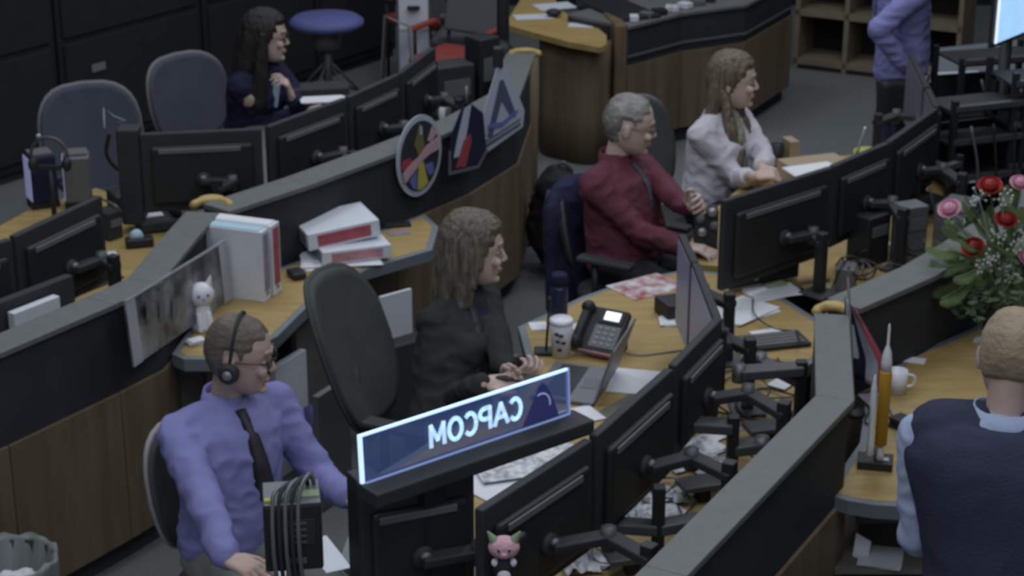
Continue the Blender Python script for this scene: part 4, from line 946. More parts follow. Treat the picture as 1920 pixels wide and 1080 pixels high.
for k in range(5):
    x0 = -.05+.018*k
    MB().tube(crv([(x0, -.09, z0-.05), (x0-.008, -.095, z0+.09), (x0-.002, -.06, z0+.225), (x0+.03, -.01, z0+.235+.008*k), (x0+.045, .05, z0+.20), (x0+.05, .09, z0+.06)]), .0065, 8).build('coiled_cable', M['black2' if k % 2 else 'steel'], r, world=False, smooth=True)
papers('grey-white sheet beside the intercom box', 612, 1040, .08, .22, 25, 'white2')
papers('white sheet under the lavender man\'s hand', 500, 1078, .14, .10, 10)
# equipment panel below the sign left
a = P(662, 905, 1.16); b = MB(); b.box((a.x+.03, a.y+.05, .95), (.075, .10, .42), Rz(.5)); b.build('equipment_tower', M['black'], bevel=.006, tag=('narrow black equipment tower at the left end of the lit sign', 'equipment'))
for k, (zz, hh) in enumerate(((1.02, .055), (.93, .06))):
    q = P(692, 985+60*k, zz); b = MB(); b.box((q.x, q.y-.02, zz), (.012 if k else .03, .006, hh)); b.build('sticky_note', M['strip' if k == 0 else 'mauve'], tag=(['pale tab on the narrow black tower, the upper one', 'slim lilac tab on the narrow black tower, the lower one'][k], 'note'))
# ------------------------------------------------------------------ patch and pennants on the upper wall
def wall_frame(px, py, z):      # nearest point and direction of the patch wall
    p = P(px, py, z); best = None
    for i in range(len(wb)-1):
        a, e = wb[i], wb[i+1]; dd = (e-a); t = max(0, min(1, (flat(p)-a).dot(dd)/dd.length_squared)); c = a+dd*t
        if best is None or (c-flat(p)).length < best[0]: best = ((c-flat(p)).length, c, dd.normalized())
    c, dd = best[1], best[2]; nn = V((dd.y, -dd.x, 0)); return V((c.x, c.y, z)), dd, nn
c, dd, nn = wall_frame(786, 292, 1.0); c += nn*.012; up = Z
dd = dd*.88
r = thing('round_patch', 'large round patch hanging on the black wall top, pale rim with coloured figures', 'emblem', (c.x, c.y, c.z-.19), 0)
def disc(r0, rx=1, n_=40, cx=0, cy=0, ry=1): return [(cx+r0*rx*math.cos(2*PI*k/n_), cy+r0*ry*math.sin(2*PI*k/n_)) for k in range(n_)]
def ps_(poly, off, n_, m_, t=.003): return MB().slab(poly, c+nn*off, dd, up, t).build(n_, M[m_], r)
RP = .19
ps_(disc(RP), 0, 'rim', 'patchw', .006); ps_(disc(RP*.86), .007, 'field', 'patchb')
ps_([(-.02, .0), (.02, .0), (.03, .05), (.012, .13), (-.005, .155), (-.02, .12), (-.05, .06), (-.03, .03)], .011, 'gold_figure', 'patchg')
ps_([(-.005, .10), (.012, .10), (.01, .14), (-.003, .14)], .014, 'pale_figure', 'patchw')
ps_([(-.155, -.05), (-.06, -.01), (-.02, .0), (.05, .04), (.15, .06), (.155, .0), (.08, -.005), (.02, -.02), (-.06, -.06), (-.14, -.10)], .013, 'pink_banner', 'patchp')
ps_([(-.155, .005), (-.09, .01), (-.06, -.02), (-.10, -.05), (-.16, -.03)], .010, 'red_corner', 'patchr')
ps_([(-.02, -.03), (.02, -.03), (.06, -.14), (.01, -.158), (-.03, -.155)], .011, 'yellow_rays', 'patchy')
ps_([(-.04, -.06), (-.10, -.10), (-.07, -.14), (-.04, -.15)], .012, 'blue_ray', 'patchbl'); ps_([(.03, -.05), (.10, -.05), (.11, -.10), (.07, -.11)], .012, 'blue_ray', 'patchbl')
ps_([(.09, .05), (.14, .08), (.10, .12), (.06, .06)], .012, 'pink_ray', 'patchp')
# middle cloth banner
c, dd, nn = wall_frame(846, 262, .95); c += nn*.02-dd*.17+Z*.09; dd = (dd+V((.35, 0, 0))).normalized()*1.1; c += nn*.03
r = thing('cloth_banner', 'folded cloth banner in blue, white and red between the round patch and the white pennant', 'banner', (c.x, c.y, c.z-.16), 0)
ps_([(-.11, -.16), (.07, -.17), (.13, -.10), (.11, .08), (.05, .13), (.0, .17), (-.03, .12), (-.09, .02)], 0, 'cloth', 'navy', .005)
ps_([(-.055, -.0), (-.01, .13), (.03, .14), (.01, .05), (-.01, -.03), (-.03, -.09), (-.08, -.09)], .006, 'pale_stripe', 'patchw')
ps_([(-.07, -.14), (-.01, -.15), (.03, -.03), (.02, .0), (-.02, -.02), (-.05, -.09)], .008, 'red_stripe', 'patchr')
ps_([(-.115, -.165), (.075, -.178), (.135, -.105), (.125, -.10), (.07, -.165), (-.10, -.15), (-.10, -.05), (-.11, -.05)], .007, 'hem', 'strip')
MB().tube([c+nn*.01+dd*.0+Z*.15, c+nn*.0+dd*.01+Z*.23], .006).build('cord', M['steel'], r)
# white triangular pennant
c, dd, nn = wall_frame(922, 238, .92); c += nn*.06-dd*.19+Z*.10; dd = (dd+V((.5, 0, 0))).normalized()*1.05
r = thing('white_pennant', 'white triangular pennant with a slate arrow emblem at the end of the upper wall', 'pennant', (c.x, c.y, c.z-.14), 0)
tri = [(-.17, -.09), (-.12, -.15), (.14, -.06), (.15, .02), (.02, .30), (.0, .305), (-.02, .27)]
ps_(tri, 0, 'cloth', 'patchw', .006)
ps_([(-.09, -.06), (-.06, -.07), (.0, .10), (.05, .02), (.09, .0), (.08, .04), (.01, .20), (-.01, .20)], .007, 'arrow_emblem', 'emblem')
ps_([(-.09, -.02), (0, -.03), (.10, .02), (.10, .035), (0, -.005), (-.085, .0)], .009, 'blue_swoosh', 'patchbl')
ps_([(-.13, -.12), (.12, -.045), (.12, -.035), (-.13, -.105)], .008, 'lettering_line', 'emblem')
MB().slab([(-.15, -.10), (.12, -.02), (.12, -.012), (-.15, -.09)], c+nn*.009, dd, up, .002).build('lettering_line', M['steel'], r)
MB().box((c.x-nn.x*.01, c.y-nn.y*.01, c.z+.31), (.05, .05, .10)).build('clip', M['black'], r, bevel=.01)
# floor backpack
q = P(1028, 500, 0)+V((.07, -.04, 0)); mb = MB()
mb.ell((q.x, q.y, .26), (.17, .14, .27)); mb.ell((q.x+.03, q.y-.12, .19), (.12, .08, .16)); mb.ell((q.x-.02, q.y, .44), (.12, .11, .12)); mb.ell((q.x+.10, q.y-.05, .40), (.08, .09, .14))
r = thing('backpack', 'black backpack slumped on the floor behind the man in maroon', 'bag', (q.x, q.y, 0), .3)
me = remeshed(mb, 'bag_body', .012, 4, amp=.02, nscale=8); me.materials.append(M['backpack']); o = link(me, 'bag_body', r)
for v in me.vertices: v.co.z = max(v.co.z, .004)
for s in (-1, 1): MB().tube(crv([(q.x+s*.07, q.y-.10, .47), (q.x+s*.09, q.y-.21, .36), (q.x+s*.08, q.y-.20, .16), (q.x+s*.09, q.y-.13, .05)]), .016).build('shoulder_strap', M['jacketgrey'], r, smooth=True)
MB().tube(crv([(q.x-.05, q.y, .55), (q.x, q.y-.02, .60), (q.x+.05, q.y, .55)]), .010).build('handle', M['jacketgrey'], r, smooth=True)
# bin bottom left
q = P(15, 1042, .45); q = V((q.x, q.y, 0)); r = thing('waste_bin', 'round waste bin lined with a clear bag of paper scraps', 'bin', q, 0)
MB().lathe([(.001, .002), (.12, .002), (.15, .43), (.154, .435), (.146, .43), (.116, .012), (.001, .010)]).build('bin_body', M['black2'], r, world=False, smooth=True)
mb = MB(); rings = []
for k, (rr, zz) in enumerate(((.157, .34), (.163, .43), (.158, .452), (.146, .435), (.12, .30), (.06, .24), (.01, .23))):
    rings.append([V(((rr+.006*math.sin(j*2.1+k))*math.cos(2*PI*j/40), (rr+.006*math.sin(j*2.1+k))*math.sin(2*PI*j/40), zz+.007*math.sin(j*1.3+k*2))) for j in range(40)])
mb.loft(rings, cap=False); mb.build('bag_liner', M['liner'], r, world=False, smooth=True)
mb = MB()
for k in range(12): mb.ell((random.uniform(-.06, .06), random.uniform(-.06, .06), .30+random.uniform(0, .05)), (.04, .035, .03), Rz(k))
me = remeshed(mb, 'paper_scraps', .008, 1, amp=.01, nscale=25); me.materials.append(M['white']); link(me, 'paper_scraps', r, world=False)['kind'] = 'stuff'
# under-desk items
for (px, py, zz, w_, h_, mt, lb, ang) in ((742, 590, .55, .14, .10, 'white2', 'white folder in the dark space beyond the blazer woman\'s chair back', .3),):
    q = P(px, py, zz); b = MB(); b.box((q.x, q.y, zz), (.015, .16, .20), Rz(-.9)); b.build('folder', M[mt], tag=(lb, 'folder'))
    MB().box((q.x, q.y, (zz-.10)/2), (.20, .20, zz-.10), Rz(-.9)).build('crate', M['under'], tag=('dark crate below the golden desk holding the white folder', 'crate'))
q = P(333, 745, .35); MB().box((q.x, q.y, .26), (.15, .13, .16), Rz(.4)).build('yellow_box', M['yellowgreen'], bevel=.006, tag=('dull yellow box under the desk end, beside the lavender shoulder', 'box'))
MB().box((q.x, q.y, .09), (.2, .16, .175), Rz(.4)).build('storage_box', M['under'], tag=('dark box under the dull yellow box', 'box'))
q = P(345, 712, .5); MB().box((q.x+.0, q.y+.02, .385), (.13, .09, .08), Rz(.3)).build('grey_box', M['strip'], bevel=.006, tag=('grey box stacked on the dull yellow box', 'box'))
for k, (px, py, m_, lb) in enumerate(((542, 715, 'white2', 'pale grey folder standing under the desk behind the lavender man\'s face'), (622, 770, 'strip', 'grey binder under the desk beside the tall charcoal chair'))):
    q = P(px, py, .40); MB().box((q.x, q.y, .255), (.03, .22, .50), Rz(-.5)).build('folder', M[m_], bevel=.004, tag=(lb, 'folder'))
q = P(560, 760, .3); MB().ell((q.x+.05, q.y, .15), (.07, .09, .15)).build('cloth_bag', M['purple'], smooth=True, tag=('purple cloth bag on the floor behind the lavender man', 'bag'))
# ------------------------------------------------------------------ right desk: rocket, flag, mug, flowers
q = P(1640, 878, DESK); r = thing('rocket_model', 'white and orange rocket model standing on a black base', 'model', q, math.radians(-12))
def rb(mb, n_, m_, par=r, **k):
    if n_ not in ('base', 'base_plaque'):
        for v in mb.bm.verts: v.co.z = .03+(v.co.z-.03)*1.34; v.co.x *= 1.12; v.co.y *= 1.12
    return mb.build(n_, M[m_], par, world=False, **k)
rb(MB().box((0, 0.02, .015), (.115, .085, .028)), 'base', 'black', bevel=.003); rb(MB().box((.028, .01, .031), (.03, .022, .003)), 'base_plaque', 'metal')
rb(MB().lathe([(.006, .045), (.014, .05), (.009, .075), (.009, .225), (.008, .23), (.004, .25), (.001, .262)], (-.018, -.01, 0)), 'booster', 'rocketw', smooth=True)
rb(MB().lathe([(.004, .065), (.018, .07), (.018, .262), (.015, .268)], (.012, .012, 0)), 'core_tank', 'rocketo', smooth=True)
rb(MB().lathe([(.010, .0285), (.013, .03), (.008, .066)], (.012, .012, 0)), 'engine', 'rocketw', smooth=True)
rb(MB().lathe([(.0155, .265), (.0155, .29), (.012, .315), (.006, .33), (.004, .335), (.0035, .38), (.001, .39)], (.012, .012, 0)), 'nose_section', 'rocketw', smooth=True)
rb(MB().cyl((.0, .01, .03), (.0, .01, .09), .006), 'rod', 'metal')
# flag cloth hanging from a slanted staff
q0 = P(1612, 790, DESK); q1 = V((q0.x-.01, q0.y+.06, DESK))
r = thing('desk_flag', 'small blue, white and red cloth flag drooping on a slanted staff beside the rocket', 'flag', q1, 0)
top = P(1590, 520, 1.17)
MB().tube([q1+V((0, 0, .01)), top], .005).build('staff', M['darkmetal'], r); MB().lathe([(.001, 0), (.04, 0), (.04, .012), (.01, .02), (.001, .02)]).build('foot', M['black'], r, world=False, smooth=True)
mb = MB(); NS = 14; NT = 16; side = V((1, -.12, 0)).normalized(); grid = []
tp = q1.lerp(top, .86)
for i in range(NT+1):
    v = i/NT; row = []
    for j in range(NS+1):
        u = j/NS; wdt = .04+.14*min(1, v*1.4); p = tp+side*(u*wdt-.012)-Z*(v*.30+u*.05)+V((0, -1, 0))*(.014*math.sin(u*9+v*2))
        row.append(mb.bm.verts.new(p))
    grid.append(row)
for i in range(NT):
    for j in range(NS):
        f = mb.bm.faces.new([grid[i][j], grid[i][j+1], grid[i+1][j+1], grid[i+1][j]]); f.smooth = True
        f.material_index = 0 if j in (0, 5, 6, 13) or (i < 5 and j in (3, 4)) else (2 if j in (10, 11, 12) else 1)
        if i > 11 and j < 5: f.material_index = 0
o = mb.build('cloth', [M['navy'], M['patchw'], M['red']], r); o.modifiers.new('s', 'SOLIDIFY').thickness = .002
q = P(1680, 735, DESK); r = thing('mug', 'white mug behind the rocket model', 'mug', q, 0)
MB().lathe([(.001, .001), (.036, .001), (.038, .085), (.034, .085), (.032, .01), (.001, .008)]).build('mug_body', M['plushwhite'], r, world=False, smooth=True)
MB().tube(crv([(.036, 0, .07), (.062, 0, .06), (.060, 0, .03), (.036, 0, .02)]), .005).build('handle', M['plushwhite'], r, world=False, smooth=True)
papers('white note right of the mug', 1712, 676, .09, .055, -20)
papers('grey-blue leaflet left of the rocket', 1638, 750, .08, .10, 10, 'mauve')
papers('small photo near the vase foot', 1852, 640, .10, .07, -25, 'print')
papers('striped pen holder base beside the vest', 1690, 800, .06, .06, 40, 'black2', n=3, t=.012, name='card_holder', cat='holder')
cable('lilac lanyard lying behind the rocket', [(1665, 755, .01), (1680, 790, .006), (1700, 810, .006), (1712, 800, .006)], rad=.004, m='mauve', group=None)
cable('black coiled cord at the left of the rocket', [(1610, 745, .01), (1630, 765, .006), (1622, 790, .006), (1640, 800, .006)], group=None)
q = P(1640, 1058, .48); 
papers('curled white sheets on the shelf below the right desk', 1648, 1045, .14, .14, -10, 'white2', z=.48, n=3)
MB().slab([(0, 0), (.05, -.02), (.06, .05), (.01, .08)], P(1598, 1045, .48)+V((0, 0, .005)), V((1, 0, 0)), V((0, .2, 1)).normalized(), .003).build('paper', M['white2'], tag=('upright curled corner of paper on the shelf below the right desk', 'paper'))
# flowers
q = P(1868, 640, DESK); q = V((q.x, q.y-.02, DESK)); VC = q
r = thing('vase', 'dark glass vase holding the roses and ferns', 'vase', q, 0)
MB().lathe([(.001, .001), (.05, .002), (.062, .05), (.058, .11), (.042, .16), (.050, .185), (.047, .185), (.040, .16), (.001, .15)]).build('vase_body', M['vase'], r, world=False, smooth=True)
MB().lathe([(.043, .155), (.046, .16), (.043, .168)]).build('ribbon', M['leafd'], r, world=False, smooth=True)
base = q+V((0, 0, .17)); FY = q.y
def at_y(px, py, y):           # point of the place seen at (px, py) at distance y
    u = (px-960)/FPX; v = (py-540)/FPX; c_, s_ = math.cos(PITCH), math.sin(PITCH)
    dd_ = V((u, c_-v*s_, -s_-v*c_)); return V((0, 0, CAM_H))+dd_*(y/dd_.y)
def rose(px, py, m_, label, size=.038, dy=-.05):
    p = at_y(px, py, FY+dy); r = thing('rose', label, 'flower', p-V((0, 0, size)), random.uniform(0, 6), 'roses in the vase')
    ax = (p-base).normalized(); ax = (ax+V((0, -.5, .2))).normalized(); Q = ax.to_track_quat('Z', 'Y').to_matrix(); bl = MB()
    for ringi, (nn_, rad, tl, hh) in enumerate(((3, .28, .10, 1.0), (4, .52, .22, .95), (5, .78, .42, .85), (6, 1.0, .8, .6))):
        for k in range(nn_):
            an = 2*PI*k/nn_+ringi*.6; vs = []
            for i in range(5):
                t = i/4; row = []
                for j in range(5):
                    w2 = (j-2)/2*(.75+.3*math.sin(t*PI))*1.2/ max(1, nn_/4.5)
                    rr = size*(rad*(.35+.65*math.sin(t*PI*.62))+tl*.35*t*t); z_ = size*(hh*1.25*t-.35) - size*.18*(1 if t == 1 else 0)*tl
                    row.append(bl.bm.verts.new(p+Q @ V((rr*math.cos(an+w2), rr*math.sin(an+w2), z_))))
                vs.append(row)
            for i in range(4):
                for j in range(4): bl.bm.faces.new([vs[i][j], vs[i][j+1], vs[i+1][j+1], vs[i+1][j]]).smooth = True
    bl.ell(p+ax*size*.28, (size*.68, size*.68, size*.6), Q)
    for k in range(9):
        an = k*2.4; rr = size*(.16+.055*k); bl.tube([p+ax*size*(.84-.05*k)+Q @ V((rr*math.cos(an+t), rr*math.sin(an+t), 0)) for t in (-.6, -.3, 0, .3, .6)], size*.11, 6)
    o = bl.build('bloom', M[m_], r)
    MB().tube(crv([p-ax*size*.4, p.lerp(base, .5)+V((0, -.01, .02)), base]), .0025, 6).build('stem', M['leafd'], r, smooth=True)
rose(1856, 350, 'rose', 'red rose at the top of the bouquet'); rose(1886, 413, 'rose', 'red rose in the middle of the bouquet', .036); rose(1825, 465, 'rose', 'red rose lowest in the bouquet', .036)
rose(1781, 393, 'rosepink', 'pale pink rose at the left of the bouquet', .036); rose(1912, 345, 'rosepink', 'pink rose at the right frame edge beside the top red rose', .032)
rose(1925, 485, 'rosepink', 'pale pink rose half cut off by the right frame edge', .030)
def frond(px, py, label, m_='leaf', dy=-.05, droop=.03, wd=.035, i=0):
    tip = at_y(px, py, FY+dy); mb = MB(); st = crv([base, base.lerp(tip, .45)+V((0, 0, .05+droop)), base.lerp(tip, .8)+V((0, 0, droop)), tip], 10)
    mb.tube(st, .0018, 5); n_ = len(st)
    for k in range(5, n_):
        t = k/n_; dv = (st[min(k+1, n_-1)]-st[k-1]).normalized(); sd = dv.cross(V((0, -.5, 1))).normalized(); L_ = wd*math.sin(PI*min(1, (1-t)*1.15+.12))+.006
        for s in (-1, 1):
            for h_ in (0, .5):
                p = st[k]+(dv*h_*.012); e_ = p+sd*s*L_+dv*L_*.55; m2 = p.lerp(e_, .5); wv = dv*.0042
                up_ = V((0, -.002, .003)); vs = [mb.bm.verts.new(x) for x in (p, m2+wv+up_, e_, m2-wv-up_)]
                mb.bm.faces.new(vs)
    mb.build('fern_frond', M[m_], tag=(label, 'foliage', 'fern fronds in the vase'))
fr = [(1765, 560, 'fern frond hanging lowest at the left of the vase'), (1742, 462, 'fern frond reaching far left of the vase'), (1752, 500, 'fern frond between the hanging one and the far left one'), (1775, 425, 'fern frond under the pale pink rose'), (1790, 520, 'short fern frond beside the lowest red rose'),
      (1810, 380, 'fern frond rising left of the top red rose'), (1850, 400, 'fern frond between the top and middle red roses'), (1835, 525, 'fern frond under the lowest red rose'), (1880, 470, 'fern frond below the middle red rose'), (1905, 395, 'fern frond right of the middle red rose'),
      (1915, 540, 'fern frond at the lower right of the bouquet'), (1870, 560, 'fern frond drooping over the vase rim'), (1800, 450, 'fern frond left of the lowest red rose'), (1895, 355, 'fern frond between the top red rose and the pink one'), (1940, 440, 'fern frond at the right frame edge'), (1780, 480, 'fern frond crossing the left side of the bouquet'),
      (1830, 420, 'fern frond above the lowest red rose'), (1860, 500, 'fern frond in the bouquet centre, low')]
for k, (x, y, l_) in enumerate(fr): frond(x, y, l_, 'leaf' if k % 3 else 'leaf', dy=-.10+.05*(k % 4), wd=.052 if k in (0, 1, 2) else .042)
for k, (x, y) in enumerate(((1905, 460), (1870, 440), (1885, 500), (1915, 425), (1860, 480), (1835, 370), (1900, 520), (1795, 405), (1880, 370), (1845, 500))):
    tip = at_y(x, y, FY-.09+.02*(k % 4)); mb = MB(); mb.tube(crv([base, base.lerp(tip, .6)+V((0, 0, .02)), tip]), .0014, 5)
    for j in range(16):
        o_ = V((random.uniform(-.035, .035), random.uniform(-.02, .02), random.uniform(-.03, .03))); mb.tube([tip, tip+o_], .0008, 4); mb.ell(tip+o_, (.0055, .0055, .005), n=7, m=5)
    mb.build('flower_sprig', M['breath'], tag=('sprig of tiny white flowers among the roses', 'flower', 'sprigs of tiny white flowers'))
# soft leafy mass inside
mb = MB()
for k in range(520):
    an = random.uniform(0, 2*PI); rr = random.uniform(0, .17); p = base+V((rr*math.cos(an)-.01, rr*.7*math.sin(an), random.uniform(.0, .26)-rr*.5)); dv = V((random.uniform(-1, 1), random.uniform(-1, 1), random.uniform(-.2, 1))).normalized(); sd = dv.orthogonal().normalized()
    vs = [mb.bm.verts.new(x) for x in (p, p+dv*.022+sd*.009, p+dv*.045, p+dv*.022-sd*.009)]; mb.bm.faces.new(vs)
mb.build('foliage', M['leafd'], tag=('dark leafy filling between the roses', 'foliage', None, 'stuff'))
# ================================================================== UPPER LEFT CONSOLE CLUTTER
q = P(240, 475, DESK); q = P(262, 462, DESK); r = thing('tape_dispenser', 'black tape dispenser with a pale blue roll on the left wood desk', 'dispenser', q, .3)
MB().box((0, 0, .022), (.12, .06, .04)).build('dispenser_base', M['black'], r, bevel=.008, world=False); MB().cyl((-.01, -.012, .05), (-.01, .012, .05), .028).build('tape_roll', M['cyan'], r, world=False)
q = P(300, 425, DESK); r = thing('desk_telephone', 'dark telephone with white labels behind the long console wall', 'telephone', q, .4)
MB().box((0, 0, .03), (.20, .18, .05)).build('phone_body', M['black2'], r, bevel=.01, world=False); MB().box((-.03, .0, .058), (.09, .05, .006)).build('label_card', M['white'], r, world=False)
MB().cap((.07, -.06, .075), (.07, .07, .075), .02).build('handset', M['black'], r, world=False, smooth=True)
papers('white sheet curving beside the dark telephone', 330, 418, .05, .12, 20, 'white')
papers('long white strip of paper behind the left console top', 75, 600, .03, .26, -37, 'white', z=.98-.02 if False else DESK+.0)
MB().box(P(66, 598, .93)+V((0, 0, 0)), (.035, .22, .12), Rz(-.62)).build('label_rack', M['white2'], bevel=.003, tag=('white label rack behind the console top at the far left', 'rack'))
MB().box(P(40, 618, .885), (.04, .5, .28), Rz(-.62)).build('rack_stand', M['under'], tag=('dark stand under the white label rack', 'stand'))
for k, (x, y, s) in enumerate(((118, 570, .035), (150, 548, .04), (206, 402, .05), (212, 520, .04), (210, 485, .04))):
    papers(['white scrap right of the label rack', 'white scrap left of the long monitor foot', 'crumpled white bag beside the tape dispenser', 'white tag near the monitor foot', 'pale tag above the monitor foot'][k], x, y, s, s*.9, 30*k, 'white2', n=3, t=.008, z=DESK)
keyboard('dark keyboard behind the console wall at the left', 60, 520, 50, .38)
# small desk displays at far left
for k, (px, py, lb) in enumerate(((82, 385, 'small desk display with a lavender face, leftmost of the pair'), (150, 385, 'small desk display seen edge-on with a lavender face, right of its twin'))):
    q = P(px, py, DESK); r = thing('desk_display', lb, 'display', q, math.radians(28 if k == 0 else 12), 'small desk displays')
    MB().box((0, 0, .14), (.12, .12, .22)).build('case', M['navy' if k == 0 else 'steel'], r, bevel=.01, world=False)
    MB().box((-.062, 0, .14), (.004, .105, .20)).build('display_face', M['screenb'], r, world=False)
    MB().box((0, 0, .015), (.13, .10, .03)).build('foot', M['black'], r, world=False)
    MB().box((0, 0, .256), (.10, .10, .012)).build('top_panel', M['strip'], r, world=False)
q = P(95, 285, 1.06); mb = MB(); r = thing('headset', 'dark headset hanging over the small desk display', 'headset', P(95, 385, DESK)+V((.02, .09, 0)), 0)
p0 = P(92, 290, 1.06)
MB().tube([p0+V((.08*math.cos(t), 0, .08*math.sin(t))) for t in [PI*k/12 for k in range(-3, 15)]], .008).build('band', M['darkmetal'], r, smooth=True)
for s in (-1, 1): MB().ell(p0+V((s*.075, 0, -.045)), (.022, .03, .035)).build('ear_cup', M['black'], r, smooth=True)
MB().cyl(V((p0.x, p0.y, .99)), V((p0.x, p0.y, DESK)), .012).build('hook_stand', M['black'], r); MB().ell(p0+V((-.04, 0, .085)), (.014, .012, .012)).build('clip', M['metal'], r, smooth=True)
MB().box(V((p0.x, p0.y, 1.0)), (.10, .02, .02)).build('hook', M['black'], r)
cable('dark cable bundle beside the monitor near the empty chair', [(205, 250, .42), (200, 290, .30), (225, 320, .18), (280, 338, .06), (320, 345, .02)], rad=.009, group=None)
cable('grey cable curling behind the tape dispenser', [(185, 370, .05), (215, 385, .08), (235, 400, .03), (290, 400, .02)], rad=.006, m='steel', group=None)
MB().tube([P(196, 242, 1.22), P(194, 203, 1.28), P(212, 218, 1.25), P(235, 226, 1.23), P(215, 232, 1.22)], .005).build('wire_hook', M['steel'], tag=('bent pale wire on top of the monitor before the empty chair', 'wire'))
q = P(240, 248, 1.2); MB().box((q.x, q.y+.02, 1.0), (.10, .10, .44)).build('camera_post', M['black2'], bevel=.01, tag=('dark box stand at the left end of the monitor before the empty chair', 'stand'))
papers('white sheets on the desk before the woman in navy', 606, 188, .22, .12, 10, 'white', z=.92, n=2)
MB().box(P(600, 200, .80)+V((0, .0, .05)), (.30, .16, .13), Rz(.2)).build('document_stand', M['under'], tag=('dark stand under the white sheets before the woman in navy', 'stand'))
for k, (x, y, m_, l_) in enumerate(((822, 210, 'white2', 'white cup on the ledge behind the round patch'), (808, 195, 'tan', 'tan cup behind the white one on the upper ledge'), (834, 196, 'metal', 'grey cup right of the tan cup on the upper ledge'))):
    q = P(x, y, DESK+.1); q.z = DESK; MB().lathe([(.001, .001), (.03, .001), (.036, .13), (.032, .13), (.028, .01), (.001, .01)], q).build('cup', M[m_], smooth=True, tag=(l_, 'cup'))
# dark equipment between upper monitors and the wall end
for k, (x, y, w_, d_, h_, m_, l_) in enumerate(((845, 160, .22, .16, .30, 'black2', 'dark equipment box behind the cups on the upper console'), (905, 150, .14, .14, .42, 'black', 'black speaker near the white pennant'), (795, 190, .16, .10, .22, 'black', 'small black box behind the round patch'), (880, 215, .18, .10, .16, 'steel', 'dull grey box behind the cloth banner'))):
    q = P(x, y+60, DESK); r = thing('equipment_box', l_, 'equipment', q, .5+k*.2, 'equipment boxes on the upper console')
    MB().box((0, 0, h_/2), (w_, d_, h_)).build('case', M[m_], r, bevel=.012, world=False); MB().box((0, -d_/2-.003, h_*.6), (w_*.7, .006, h_*.3)).build('front_panel', M['strip'], r, world=False)
    MB().cyl((w_*.25, -d_/2, h_*.25), (w_*.25, -d_/2-.012, h_*.25), .015).build('dial', M['steel'], r, world=False)
# microphone pole by the end cap
q = P(938, 150, 1.05); r = thing('camera_pole', 'tall black pole with a round black head near the top of the white pennant', 'pole', (q.x+.01, q.y+.95, 0), 0)
MB().cyl((0, 0, 0), (0, 0, 2.3), .035).build('pole', M['black'], r, world=False); MB().ell((-.03, -.06, .96), (.095, .08, .085)).build('head', M['black'], r, world=False, smooth=True); MB().cyl((0, 0, 0), (0, 0, .03), .18).build('base_plate', M['black'], r, world=False)
# stool
q = P(612, 38, .80); r = thing('stool', 'round blue stool standing in front of the black cabinets', 'stool', (q.x, q.y, 0), 0)
MB().lathe([(.001, .745), (.20, .75), (.235, .775), (.235, .80), (.20, .825), (.001, .832)]).build('seat', M['stoolblue'], r, world=False, smooth=True)
MB().cyl((0, 0, .10), (0, 0, .75), .028).build('column', M['darkmetal'], r, world=False); MB().cyl((0, 0, .62), (0, 0, .75), .075, .10).build('seat_cup', M['steel'], r, world=False)
MB().tube([V((.21*math.cos(t), .21*math.sin(t), .32)) for t in [2*PI*k/28 for k in range(29)]], .011).build('foot_ring', M['darkmetal'], r, world=False, smooth=True)
for k in range(5):
    t = 2*PI*k/5+.5; MB().cap((0, 0, .12), (.26*math.cos(t), .26*math.sin(t), .03), .022, .016).build('leg', M['darkmetal'], r, world=False, smooth=True)
    MB().tube([V((0, 0, .55)), V((.21*math.cos(t), .21*math.sin(t), .32))], .008).build('spoke', M['darkmetal'], r, world=False)
# frame leaning near the upper monitors
q = P(730, 150, .9); r = thing('easel_frame', 'thin dark metal frame behind the upper monitors', 'frame', (q.x, q.y+.3, 0), 0)
MB().tube([P(700, 200, .8)+V((0, .3, -.8)) if False else V((q.x-.12, q.y+.3, 0)), V((q.x-.03, q.y+.3, 1.18)), V((q.x+.10, q.y+.3, 1.12)), V((q.x+.16, q.y+.3, 0))], .012).build('tube_frame', M['strip'], r, smooth=True)
MB().tube([V((q.x-.06, q.y+.3, .8)), V((q.x+.13, q.y+.3, .8))], .010).build('crossbar', M['strip'], r)
# things at top centre
q = P(776, 30, .7); r = thing('pale_cabinet', 'pale grey cabinet top at the upper edge, left of the red cushions', 'cabinet', (q.x, q.y, 0), .1)
MB().box((0, .2, .55), (.20, .3, 1.1)).build('body', M['patchw'], r, world=False, bevel=.01); MB().box((-.0, .05, .75), (.19, .01, .30)).build('drawer', M['white2'], r, world=False)
MB().box((0, .02, .75), (.08, .04, .02)).build('handle', M['black'], r, world=False)
def chair2(label, px, py, face, fab, seat_fab):
    q = P(px, py, .5); r = thing('side_chair', label, 'chair', (q.x, q.y, 0), math.radians(face))
    MB().box((0, 0, .47), (.46, .46, .06)).build('seat', M[seat_fab], r, bevel=.025, segs=3, world=False)
    MB().box((-.25, 0, .76), (.05, .44, .36), Matrix.Rotation(-.2, 3, 'Y')).build('backrest', M[fab], r, bevel=.022, segs=3, world=False)
    for s in (-1, 1):
        MB().tube([(-.22, s*.2, 0), (-.21, s*.2, .45), (-.27, s*.2, .7)], .013).build('leg', M['black'], r, world=False); MB().tube([(.2, s*.2, 0), (.2, s*.2, .45)], .013).build('leg', M['black'], r, world=False)
        MB().box((0, s*.25, .66), (.3, .05, .03)).build('armrest', M[seat_fab], r, world=False, bevel=.01); MB().tube([(.1, s*.25, .45), (.1, s*.25, .65)], .011).build('arm_post', M['black'], r, world=False)
chair2('chair with a red seat cushion at the upper middle, behind the monitors', 855, 100, -120, 'jacketgrey', 'redfab')
chair2('grey-backed chair with red arms cut off by the top edge', 800, 30, -60, 'jacketgrey', 'redfab')
chair2('grey sloping chair left of the far wood desk', 880, 60, -10, 'steel', 'jacketgrey')
